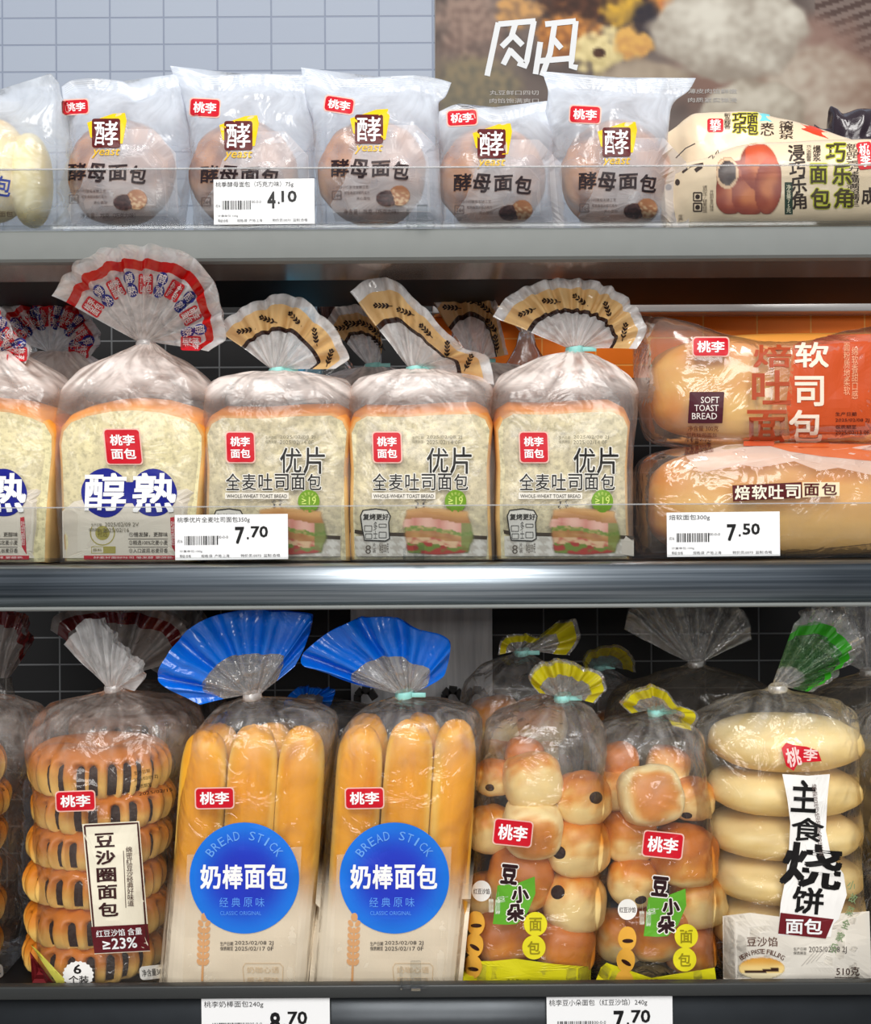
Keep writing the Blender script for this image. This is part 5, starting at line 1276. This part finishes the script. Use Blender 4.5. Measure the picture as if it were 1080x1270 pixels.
# ---- bread sticks
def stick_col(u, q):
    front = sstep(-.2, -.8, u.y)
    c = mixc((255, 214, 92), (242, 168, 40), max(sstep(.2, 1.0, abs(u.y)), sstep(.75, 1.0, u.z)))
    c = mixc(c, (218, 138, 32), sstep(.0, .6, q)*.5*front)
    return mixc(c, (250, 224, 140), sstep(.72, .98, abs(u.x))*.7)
def bread_stick(px, ytop, ybot, w_, d, label, seed, lean=0.0, rotz=0.0):
    k = S*(D+d)/D; z0 = B3 + .0015; top = W(px, ytop, d-.018).z; cz = (z0+top)/2; hz = (top-z0)/2
    c = W(px-11, 1060, d)
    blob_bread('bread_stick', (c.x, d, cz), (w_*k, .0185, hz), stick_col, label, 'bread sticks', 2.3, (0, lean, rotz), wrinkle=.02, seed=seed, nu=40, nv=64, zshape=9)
def stick_bag(dx, sticks, label, where, neck, outer, d=0.0, prints=True, body=None):
    c0 = .060+d
    for i, (px, yt, wd, dd, nm, rz) in enumerate(sticks):
        bread_stick(px+0, yt, 1222, wd, dd+d, nm + ' ' + where, i*3.3+dx, lean=.07, rotz=rz)
    root = thing('bread_stick_bag', (W(295+dx, 1218, c0).x, c0, B3), label, 'bread bag', 'bread stick bags')
    nx, ny = neck
    lv = [dict(y=1226, l=197, r=386, c=c0, h=.043, p=4.5, w=.3), dict(y=1180, l=199, r=390, c=c0, h=.0455, p=4.5, w=.5), dict(y=1080, l=210, r=396, c=c0, h=.046, p=4.2, w=.6), dict(y=1000, l=219, r=405, c=c0, h=.046, p=4, w=.7),
          dict(y=925, l=232, r=413, c=c0, h=.045, p=3.6, w=1.2), dict(y=900, l=244, r=416, c=c0, h=.042, p=3, w=2), dict(y=884, l=262, r=400, c=c0, h=.035, p=2.5, w=2.6, f=.05), dict(y=874, l=284, r=366, c=c0, h=.024, p=2.2, w=2.4, f=.12),
          dict(y=867, l=301, r=327, c=c0, h=.0085, p=2, f=.25, w=.4), dict(y=863, l=nx-dx-9, r=nx-dx+9, c=c0, h=.006, p=2, f=.25, w=0)]
    g = bag_geo(lv, seed=dx+5.7, base_z=B3, crumple=.0018, dx=dx); put_mesh('bag_film', g[0], g[1], F_CLEAR, root, cols=slack(g, 960, 890, c0, 5.5, nx, ny, dx+4)); sf = Surf(g)
    add_flare(root, (nx, ny, c0), outer, ((0, .5), (.5, 1)), [F_CLEARTOP, F_BLUE], seed=int(dx)+4, amp=.006, k=15, gap=.005, N=90)
    add_tie(root, nx, ny+1, c0, tail=dx > 100, mat=M_TIE if dx > 100 else F_TOASTTOP)
    if not prints: return root
    s = (dx, 0)
    # cream printed lower half
    fade = lambda u, v: (236, 222, 198, (.9*sstep(0, .55, v)))
    V = []; nx_, ny_ = 36, 30
    gq = quadgrid(0, 0, 1, 1, nx_, ny_); pts = [(lerp(lerp(210, 197, v), lerp(403, 387, v), u), lerp(1062, 1221, v)) for u, v in [p[:2] for p in gq[0]]]
    cols = [(*lin(fade(u, v)[:3]), fade(u, v)[3]) for u, v in [p[:2] for p in gq[0]]]
    decal('cream_print', (pts, gq[1]), sf, M_PRINT, root, 1, cols=cols, shift=s)
    decal('label_panel', poly([(232, 1060), (374, 1050), (366, 1222), (226, 1222)], 5), sf, ink((240, 228, 206), .28), root, 2, shift=s)
    logo(root, sf, 243, 978, 289, 1002, 1, shift=s)
    dc = lambda u, v: mixc((24, 50, 190), (16, 118, 226), sstep(.35, 1.0, math.hypot(u-.5, v-.5)*2))
    el = ellipse(303, 1089, 68, 69, 64, 12)
    cols = [(*lin(dc((x-235)/136, (y-1020)/138)), 1) for x, y in [p[:2] for p in el[0]]]
    b = decal('round_print', el, sf, M_PRINT, root, 4, cols=cols, shift=s)
    decal('round_print_lettering', join(arc_text('BREAD STICK', 303, 1089, 53, -53, 53, 11, 0)), sf, ink((110, 168, 240)), b, 6, shift=s)
    decal('product_name', join(*[text(ch, 248+27.5*i, 1072, 274+27.5*i, 1103, .035) for i, ch in enumerate('奶棒面包')]), sf, ink(WHITE), b, 6, shift=s)
    decal('classic_lettering', join(*[text(ch, 272+15*i, 1113, 283+15*i, 1125, .006) for i, ch in enumerate('经典原味')], text('CLASSIC ORIGINAL', 273, 1130, 324, 1135, 0)), sf, ink((96, 156, 240)), b, 6, shift=s)
    wg = wheat_geo(252, 1178, 78, -2, 7, 10.5); decal('wheat_print', wg, sf, ink((214, 160, 110)), root, 4, shift=s)
    decal('date_stamp', join(text('生产日期', 273, 1168, 289, 1173, .01), text('2025/02/08 2J', 291, 1167, 339, 1173, .005), text('保质期至', 273, 1174, 289, 1179, .01), text('2025/02/17 0F', 291, 1174, 339, 1179, .005)), sf, ink((70, 66, 64)), root, 4, shift=s)
    decal('slogan_print', join(text('奶咖心语', 306, 1199, 346, 1207, .004), text('原汁原味', 306, 1212, 346, 1220, .004), stroke([(303, 1222), (301, 1200), (304, 1195), (347, 1195), (351, 1199), (350, 1222)], .8)), sf, ink((212, 186, 150)), root, 4, shift=s)
    return root
stick_bag(0, [(257, 912, 29, .044, 'left front bread stick', .0), (318, 905, 30.5, .042, 'middle front bread stick', .0), (378, 906, 29, .043, 'right front bread stick', .0), (272, 902, 29, .080, 'left rear bread stick', .3), (342, 900, 29, .080, 'right rear bread stick', -.2)],
          'bread stick bag with a blue fan, next to the ring bread bag', 'in the bag next to the ring bread', (313, 862),
          [(250, 872, .045), (212, 852, .045), (197, 838, .045), (212, 808, .045), (236, 780, .05), (262, 764, .05), (300, 757, .055), (345, 756, .055), (388, 765, .055), (378, 800, .055), (366, 826, .055)])
stick_bag(186, [(450, 905, 29, .044, 'left front bread stick', 0), (511, 898, 30, .042, 'middle front bread stick', .0), (568, 898, 26.5, .045, 'right front bread stick', .25), (458, 890, 28, .080, 'left rear bread stick', .3), (526, 890, 28, .080, 'right rear bread stick', 0)],
          'bread stick bag with a blue fan and teal tie, next to the small bun bag', 'in the bag next to the small buns', (502, 860),
          [(452, 850, .05), (410, 838, .05), (374, 815, .05), (392, 795, .05), (420, 777, .05), (450, 766, .05), (482, 764, .05), (520, 780, .05), (558, 800, .05), (550, 838, .05), (530, 852, .05)])
stick_bag(60, [(356, 900, 28, .043, 'left front bread stick', 0), (400, 900, 28, .043, 'right front bread stick', 0)],
          'bread stick bag in the back row between the two blue fans', 'in the back row bag', (384, 866),
          [(352, 880, .2), (358, 862, .2), (376, 852, .2), (400, 852, .2), (416, 856, .2), (412, 872, .2), (404, 880, .2)], d=.15, prints=False)

# ---- small bun bags
def bun_col(kind, tone):
    """t golden top, f baked patch on the front face, b browned all over, p pale"""
    def f(u, q):
        if kind == 'f':
            c = mixc((248, 226, 168), (218, 142, 58), sstep(.70, .95, -u.y + q*.12))
            return mixc(c, (196, 116, 46), sstep(.9, 1.02, -u.y)*.5 + max(0, q)*.3)
        top = u.z + tone
        c = mixc((246, 218, 150), (218, 136, 44), sstep(-.35, .65, top + q*.5))
        return mixc(c, (190, 108, 40), sstep(.55, 1.15, top + q*.4)*.85)
    return f
def small_bun(px, py, r, d, kind, hole, label, i):
    """kind 't' golden top up, 'f' baked face to the front"""
    k = S*(D+d)/D; c = W(px, py, d); rr = r*k*1.1
    z = max(c.z, B3 + rr*.86 + .0005)
    R_ = random.Random(i*13+int(px))
    hs = []
    if hole:
        hx, hy = (hole[0]-px)/r, (py-hole[1])/r; hs = [(hx, -math.sqrt(max(.12, 1-hx*hx-hy*hy)), hy)]
    blob_bread('bean_bun', (c.x, d, z), (rr*1.0, rr*.92, rr*.92), bun_col(kind, {'b': .75, 'p': -.45}.get(kind, R_.uniform(-.2, .2))), label, 'small bean buns', 2.9 if not hole else 2.5, (R_.uniform(-.25, .25) if not hole else 0, R_.uniform(-.3, .3) if not hole else 0, R_.uniform(-.3, .3) if not hole and kind != 'f' else 0), wrinkle=.05, seed=i+px*.1, nu=36, nv=26, holes=hs)
def bun_bag(pxs, spec, lv, label, neck, outer, P, d=0.0, prints=True, seed=1):
    for i, (px, py, r, dd, kind, hole, lab) in enumerate(spec): small_bun(px, py, r, dd+d, kind, hole, lab, i)
    c0 = .065+d
    root = thing('bean_bun_bag', (W(pxs, 1218, c0).x, c0, B3), label, 'bread bag', 'small bean bun bags')
    g = bag_geo(lv, seed=seed+.7, base_z=B3, crumple=.0020); put_mesh('bag_film', g[0], g[1], F_CLEAR, root, cols=slack(g, 1000, 900, c0, 5.5, neck[0], neck[1], seed+4)); sf = Surf(g)
    fl, fg = add_flare(root, (neck[0], neck[1], c0), outer, ((0, .6), (.6, .92), (.92, 1)), [F_CLEARTOP, F_YELLOW, F_CLEARTOP], seed=seed, amp=.006, k=13, gap=.004)
    add_tie(root, neck[0], neck[1]+1, c0, r=.0068)
    if prints: P(root, sf, Surf(fg), fl)
    return root
def bun_prints(s, logo_box, yellow, face, extra):
    def f(root, sf, ff, fl):
        decal('yellow_base', poly(yellow, 5), sf, ink((222, 214, 34), .93), root, 1)
        decal('base_print', text('净含量240克', extra[0], extra[1], extra[0]+30, extra[1]+5, 0), sf, ink((90, 84, 20)), root, 2)
        logo(root, sf, *logo_box, -6)
        gr = decal('green_leaf', poly([(611, 1146), (617, 1098), (640, 1096), (663, 1087), (664, 1108), (654, 1132), (641, 1146), (628, 1147)]), sf, ink((96, 168, 46)), root, 2, shift=s)
        decal('english_lettering', join(text('dou', 620, 1108, 627, 1122, 0, rot=-80), text('xiaoduo', 614, 1106, 620, 1134, 0, rot=0), text('mianbao', 606, 1106, 612, 1132, 0)), sf, ink((236, 240, 226)), gr, 3, shift=s)
        ch = [('豆', 621, 1072, 642, 1097, -6), ('小', 634, 1099, 656, 1120, 4), ('朵', 628, 1121, 650, 1143, 3)]
        decal('name_halo', join(*[text(c, a-1.5, b-1.5, e+1.5, h+1.5, .10, rot=r) for c, a, b, e, h, r in ch]), sf, ink((246, 240, 232)), root, 3, shift=s)
        decal('product_name', join(*[text(c, a, b, e, h, .05, rot=r) for c, a, b, e, h, r in ch]), sf, ink((44, 20, 24)), root, 4, shift=s)
        for (cx, cy, c) in ((664, 1146, '面'), (662, 1175, '包')):
            b = decal('yellow_disc', ellipse(cx, cy, 14.5, 15, 28, 4), sf, ink((228, 216, 40)), root, 3, shift=s)
            decal('disc_lettering', text(c, cx-8, cy-8, cx+8, cy+9, .03), sf, ink((150, 138, 20)), b, 4, shift=s)
        fx, fy = face
        st = decal('white_dot', ellipse(fx[0], fx[1], 12, 13, 26, 4), sf, ink((244, 242, 236)), root, 3)
        decal('dot_lettering', text('红豆沙馅', fx[0]-10, fx[1]-3, fx[0]+10, fx[1]+4, .01), sf, ink((60, 40, 36)), st, 4)
        gs, sl = [], []
        for j in range(3):
            cx, cy = fy[0]-2*j, fy[1]+29*j*.93
            gs.append(ellipse(cx, cy, 11.5, 15, 24, 4, wob=.05, seed=j)); sl.append(ellipse(cx+.5, cy+3, 7, 2.6, 14, 2, rot=(0, -32, -8)[j]))
        im = decal('bun_picture', join(*gs), sf, ink((232, 172, 66)), root, 3); decal('picture_filling', join(*sl), sf, ink((52, 26, 22)), im, 4)
        decal('white_caption', join(text('面', 0, 0, 1, 1)), sf, ink(WHITE), fl, 1) if False else None
    return f
bag1 = [(650, 938, 22, .085, 'b', None, 'small bean bun nearest the knot in the left small bun bag'), (660, 968, 33, .052, 'p', None, 'bean bun under the one nearest the knot in the left small bun bag'),
        (612, 964, 22, .066, 't', (606, 972), 'bean bun with a dark hole at the upper left of the left small bun bag'), (660, 1026, 34, .045, 'f', None, 'bean bun with a baked face beside the logo in the left small bun bag'),
        (608, 1028, 27, .066, 'p', None, 'pale bean bun left of the logo in the left small bun bag'), (723, 990, 32, .055, 't', (735, 981), 'bean bun with a round hole at the upper right of the left small bun bag'),
        (716, 1048, 37, .055, 't', (690, 1047), 'large golden bun right of the logo in the left small bun bag'), (645, 1088, 37, .058, 'b', None, 'bean bun behind the upper lettering in the left small bun bag'),
        (712, 1117, 36, .052, 'p', (690, 1099), 'bean bun with a hole right of the green leaf in the left small bun bag'), (606, 1108, 26, .072, 't', None, 'bean bun behind the white dot in the left small bun bag'),
        (624, 1160, 34, .058, 'b', None, 'bean bun above the yellow base at the left of the left small bun bag'), (700, 1172, 33, .050, 'b', None, 'brown bun above the yellow base at the right of the left small bun bag'),
        (664, 1148, 33, .085, 'p', None, 'bean bun behind the yellow discs in the left small bun bag'), (640, 1200, 32, .09, 't', None, 'lowest bean bun behind the yellow base of the left small bun bag')]
bun_bag(655, bag1,
        [dict(y=1226, l=575, r=735, c=.065, h=.048, p=3.6, w=.5), dict(y=1180, l=577, r=740, c=.065, h=.05, p=3.6, w=.8), dict(y=1080, l=586, r=748, c=.065, h=.051, p=3.4, w=.9), dict(y=1000, l=592, r=754, c=.065, h=.051, p=3.2, w=1), dict(y=940, l=598, r=757, c=.065, h=.05, p=3, w=1.2),
         dict(y=905, l=606, r=752, c=.065, h=.045, p=2.6, w=2), dict(y=886, l=628, r=738, c=.065, h=.036, p=2.3, w=2.4, f=.05), dict(y=875, l=658, r=722, c=.065, h=.022, p=2.1, w=2, f=.13), dict(y=869, l=686, r=711, c=.065, h=.0085, p=2, f=.25, w=.3), dict(y=865, l=690, r=707, c=.065, h=.006, p=2, f=.25, w=0)],
        'left small bean bun bag with yellow flared top, beside the bread sticks', (698, 864),
        [(668, 858, .055), (655, 838, .055), (668, 824, .055), (698, 816, .055), (722, 826, .055), (744, 834, .055), (750, 852, .05), (738, 872, .05)],
        bun_prints((0, 0), (613, 1018, 659, 1048), [(575, 1192), (610, 1192), (640, 1189), (690, 1196), (733, 1199), (732, 1221), (574, 1221)], ((597, 1105), (590, 1145)), (628, 1214)), seed=3)
bag2 = [(806, 986, 36, .046, 'f', None, 'large bean bun with a baked face above the logo in the right small bun bag'), (848, 1060, 36, .052, 'b', None, 'large brown bun right of the logo in the right small bun bag'),
        (785, 1094, 29, .05, 't', (789, 1108), 'bean bun with a dark hole below the logo in the right small bun bag'), (857, 990, 26, .068, 't', (848, 1006), 'bean bun with a hole at the right edge of the right small bun bag'),
        (780, 1036, 30, .064, 't', None, 'bean bun left of the logo in the right small bun bag'), (828, 950, 24, .085, 't', None, 'bean bun at the top behind the large faced bun in the right small bun bag'),
        (769, 942, 20, .085, 'b', None, 'small brown bun at the upper left of the right small bun bag'), (866, 1115, 31, .062, 'p', None, 'pale bun right of the lettering in the right small bun bag'),
        (816, 1152, 35, .058, 'b', None, 'bean bun behind the green leaf in the right small bun bag'), (768, 1160, 29, .07, 't', None, 'golden bun at the lower left of the right small bun bag'),
        (856, 1180, 29, .064, 'b', None, 'bean bun above the yellow base at the right of the right small bun bag'), (765, 980, 23, .075, 'p', None, 'pale bun behind the left edge of the right small bun bag'), (800, 1195, 30, .088, 't', None, 'lowest bean bun behind the yellow base of the right small bun bag')]
bun_bag(812, bag2,
        [dict(y=1226, l=738, r=889, c=.065, h=.048, p=3.6, w=.5), dict(y=1180, l=739, r=890, c=.065, h=.05, p=3.6, w=.8), dict(y=1080, l=742, r=890, c=.065, h=.051, p=3.4, w=.9), dict(y=1000, l=745, r=888, c=.065, h=.051, p=3.2, w=1), dict(y=950, l=743, r=884, c=.065, h=.05, p=3, w=1.2),
         dict(y=918, l=748, r=876, c=.065, h=.045, p=2.6, w=2), dict(y=902, l=762, r=862, c=.065, h=.036, p=2.3, w=2.4, f=.05), dict(y=892, l=782, r=844, c=.065, h=.022, p=2.1, w=2, f=.13), dict(y=886, l=802, r=828, c=.065, h=.0085, p=2, f=.25, w=.3), dict(y=882, l=806, r=824, c=.065, h=.006, p=2, f=.25, w=0)],
        'right small bean bun bag with low yellow flared top, beside the stacked pale flat breads', (814, 881),
        [(782, 884, .05), (770, 868, .05), (784, 856, .05), (806, 850, .05), (826, 856, .05), (836, 874, .045), (862, 884, .045), (858, 906, .045), (834, 902, .045)],
        bun_prints((187, 15), (798, 1033, 846, 1063), [(738, 1218), (745, 1200), (752, 1194), (766, 1212), (800, 1214), (850, 1206), (886, 1200), (889, 1221), (738, 1221)], ((778, 1128), (778, 1164)), (800, 1214)), seed=6)
# bun bags in the back row
def rear_bun(px, d, ntop, label, where, n, seed, outer):
    c0 = .065 + d; spec = []
    for i in range(n):
        spec.append((px-34+46*(i % 2)+8*math.sin(i*2), ntop+88+34*(i//2), 31, .065, 't', None, '%s bean bun %s' % (['upper left', 'upper right', 'lower left', 'lower right'][i], where)))
    lv = [dict(y=1180, l=px-78, r=px+78, c=c0, h=.048, p=3.4, w=.6), dict(y=1040, l=px-78, r=px+78, c=c0, h=.05, p=3.2, w=1), dict(y=ntop+72, l=px-77, r=px+77, c=c0, h=.048, p=2.8, w=1.6), dict(y=ntop+36, l=px-64, r=px+64, c=c0, h=.042, p=2.5, w=2.4, f=.03),
          dict(y=ntop+16, l=px-34, r=px+34, c=c0, h=.026, p=2.2, w=2.4, f=.12), dict(y=ntop+4, l=px-12, r=px+12, c=c0, h=.009, p=2, f=.25, w=.4), dict(y=ntop, l=px-9, r=px+9, c=c0, h=.006, p=2, f=.25, w=0)]
    bun_bag(px, spec, lv, label, (px, ntop), outer, None, d=d, prints=False, seed=seed)
rear_bun(648, .12, 808, 'small bun bag in the back row behind the left bun bag', 'in the back row bag behind the left bun bag', 4, 12, [(618, 812, .19), (622, 792, .19), (650, 786, .19), (668, 788, .19), (690, 772, .19), (712, 768, .19), (718, 792, .19), (706, 812, .19)])
rear_bun(744, .262, 826, 'small bun bag in the back row behind the right bun bag', 'in the back row bag behind the right bun bag', 4, 15, [(726, 838, .2), (722, 818, .2), (738, 804, .2), (760, 800, .2), (782, 812, .2), (790, 832, .2)])

# ---- pale flat bread bags
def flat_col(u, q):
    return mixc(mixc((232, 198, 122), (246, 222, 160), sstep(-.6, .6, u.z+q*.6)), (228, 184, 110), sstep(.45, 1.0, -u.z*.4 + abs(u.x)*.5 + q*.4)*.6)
def flat_bag(dx, label, where, d=0.0, prints=True, ys=(945, 1005, 1056, 1104, 1160), fl=None, top=0):
    c0 = .072 + d; n = len(ys)
    hz = (.0225, .0195, .019, .0195, .024)
    zb = B3 + .0008
    zc = [0]*n; z = zb
    for i in range(n-1, -1, -1):
        tgt = W(970, ys[i], c0-.03).z
        zc[i] = max(z + hz[i]*.97, tgt) if i == n-1 else max(z + hz[i]*.97, tgt); z = zc[i] + hz[i]*.97
    for i in range(n):
        c = W(969+dx+(4, 2, 0, 2, 6)[i], ys[i], c0)
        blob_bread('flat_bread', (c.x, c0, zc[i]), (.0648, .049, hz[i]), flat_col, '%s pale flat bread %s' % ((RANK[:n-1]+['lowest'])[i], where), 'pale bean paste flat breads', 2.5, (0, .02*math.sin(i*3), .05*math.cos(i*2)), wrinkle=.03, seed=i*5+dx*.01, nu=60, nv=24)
    root = thing('flat_bread_bag', (W(970+dx, 1218, c0).x, c0, B3), label, 'bread bag', 'flat bread bags')
    lv = [dict(y=1226, l=897, r=1082, c=c0, h=.053, p=4, w=.4), dict(y=1180, l=893, r=1082, c=c0, h=.055, p=3.8, w=.7), dict(y=1100, l=882, r=1079, c=c0, h=.056, p=3.4, w=.8), dict(y=1000, l=868, r=1078, c=c0, h=.056, p=3.2, w=1), dict(y=930, l=862, r=1076, c=c0, h=.054, p=2.8, w=1.4),
          dict(y=896, l=874, r=1072, c=c0, h=.046, p=2.5, w=2.4), dict(y=876, l=902, r=1048, c=c0, h=.034, p=2.3, w=3.2, f=.06), dict(y=864, l=934, r=1004, c=c0, h=.02, p=2.1, w=2, f=.15), dict(y=857, l=952, r=980, c=c0, h=.0085, p=2, f=.25, w=.4), dict(y=852, l=957, r=974, c=c0, h=.006, p=2, f=.25, w=0)]
    for q in lv:
        if q['y'] < 950: q['y'] += top
    g = bag_geo(lv, seed=dx*.1+9.7, base_z=B3, crumple=.0022, dx=dx); put_mesh('bag_film', g[0], g[1], fl or F_CLEAR, root, cols=slack(g, 960, 880, c0, 5.5, 965+dx, 852+top, 7)); sf = Surf(g)
    outer = [(985, 772, .05), (1004, 760, .05), (1030, 757, .05), (1056, 776, .05), (1067, 800, .05), (1050, 818, .045), (1030, 840, .045), (1008, 858, .045)]
    if d == 0:
        add_flare(root, (965+dx, 852, c0), [(x+dx, y, q) for x, y, q in outer], ((0, .28), (.28, .72), (.72, .84), (.84, 1)), [F_CLEARTOP, F_OLIVE, F_GREEN, F_CLEARTOP], seed=8, amp=.006, k=12, gap=.006)
    else:
        add_flare(root, (965+dx, 852+top, c0), [(965+dx+x, 852+top+y, c0) for x, y in ((-90, -40), (-80, -75), (-30, -92), (20, -80), (60, -60), (70, -30))], ((0, 1),), [F_CLEARTOP], seed=9, amp=.008, k=14, gap=.006)
    add_tie(root, 965+dx, 853+top, c0, tail=False, mat=F_TOASTTOP)
    if not prints: return root
    s = (dx, 0)
    decal('white_base', poly([(896, 1136), (930, 1132), (975, 1138), (1078, 1130), (1081, 1221), (897, 1221)], 6), sf, ink((240, 234, 222), .88), root, 1, shift=s)
    P = [(970, 960), (1002, 962), (1029, 960), (1026, 990), (1024, 1030), (1030, 1060), (1046, 1084), (1050, 1110), (1040, 1140), (1033, 1146), (1030, 1162), (965, 1160), (968, 1120), (974, 1090), (978, 1060), (980, 1020), (976, 990)]
    b = decal('white_panel', poly(P, 6, 6), sf, ink((248, 246, 242)), root, 2, shift=s)
    decal('panel_foot', poly([(968, 1132), (1034, 1140), (1024, 1164), (965, 1158)], 3), sf, ink((112, 28, 36)), b, 4, shift=s)
    decal('foot_lettering', text('面包', 974, 1139, 1020, 1159, .03, rot=-2), sf, ink(WHITE), b, 6, shift=s)
    decal('brush_lettering', join(text('主', 981, 967, 1013, 1008, .03, rot=-3), text('食', 981, 1014, 1022, 1044, .02, rot=-4), text('烧', 968, 1046, 1046, 1102, .03, rot=-7), text('饼', 982, 1100, 1022, 1134, .03, rot=-5)), sf, ink((22, 20, 20)), b, 4, shift=s)
    lg = poly([(969, 928), (975, 921), (984, 924), (1000, 926), (1014, 931), (1019, 944), (990, 946), (984, 956), (975, 950)], 4, 5)
    b2 = decal('brand_logo', lg, sf, ink(RED), root, 3, shift=s)
    decal('logo_lettering', join(text('桃', 975, 927, 993, 951, .03, rot=12), text('李', 996, 928, 1014, 944, .03, rot=-4)), sf, ink((246, 210, 206)), b2, 4, shift=s)
    decal('side_lettering', text('绵密豆沙馅的家常味道', 1011, 972, 1017, 1062, 0, vert=True, rot=6), sf, ink((120, 100, 96)), b, 4, shift=s)
    cs = [(1056, 1098), (1058, 1114), (1054, 1130), (1049, 1146), (1042, 1162), (1034, 1176)]
    decal('green_arc_lettering', join(*[text(ch, x-5, y-6, x+5, y+6, .015, rot=-20) for ch, (x, y) in zip('小故菜全家乐', cs)]), sf, ink((128, 152, 110)), root, 4, shift=s)
    decal('brown_print', join(text('豆沙馅', 926, 1162, 964, 1174, .008), arc_text('BEAN PASTE FILLING', 945, 1226, 46, -34, 34, 6, 0)), sf, ink((96, 62, 50)), root, 3, shift=s)
    picture('bread_picture', 914, 1186, 975, 1216, 36, 18, shaobing_pic, sf, root, 3, shift=s)
    decal('date_stamp', join(text('生产日期', 984, 1175, 1000, 1179, .005), text('2025/02/08 2J', 1003, 1174, 1050, 1183, 0), text('保质期至', 984, 1180, 1000, 1184, .005)), sf, ink((90, 84, 80)), root, 3, shift=s)
    decal('stripe_print', join(*[stroke([(1012-6*k_, 1192+2*k_), (1030-6*k_, 1172+2*k_)], .8) for k_ in range(4)]), sf, ink((190, 184, 176)), root, 3, shift=s)
    decal('weight_print', join(text('510克', 1037, 1199, 1066, 1210, .008), stroke([(1035, 1212), (1070, 1213)], .8), text('净含量', 1038, 1215, 1066, 1222, .008)), sf, ink((70, 50, 44)), root, 3, shift=s)
    return root
flat_bag(0, 'clear bag of stacked pale flat breads with white brush lettered panel and green flared top', 'in the bag with the brush lettered panel')
flat_bag(208, 'clear bag of pale flat breads cut off by the right edge', 'in the bag cut off by the right edge', prints=False)
flat_bag(-102, 'grey tinted clear bag of flat breads in the back row between bun and flat bread bags', 'in the back row bag', d=.15, prints=False, ys=(955, 1005, 1050), fl=F_DULL, top=-30)
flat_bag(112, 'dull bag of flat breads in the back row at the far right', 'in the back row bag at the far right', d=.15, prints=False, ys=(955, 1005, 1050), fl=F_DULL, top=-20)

bpy.data.objects.remove(_to); bpy.data.curves.remove(_tc)
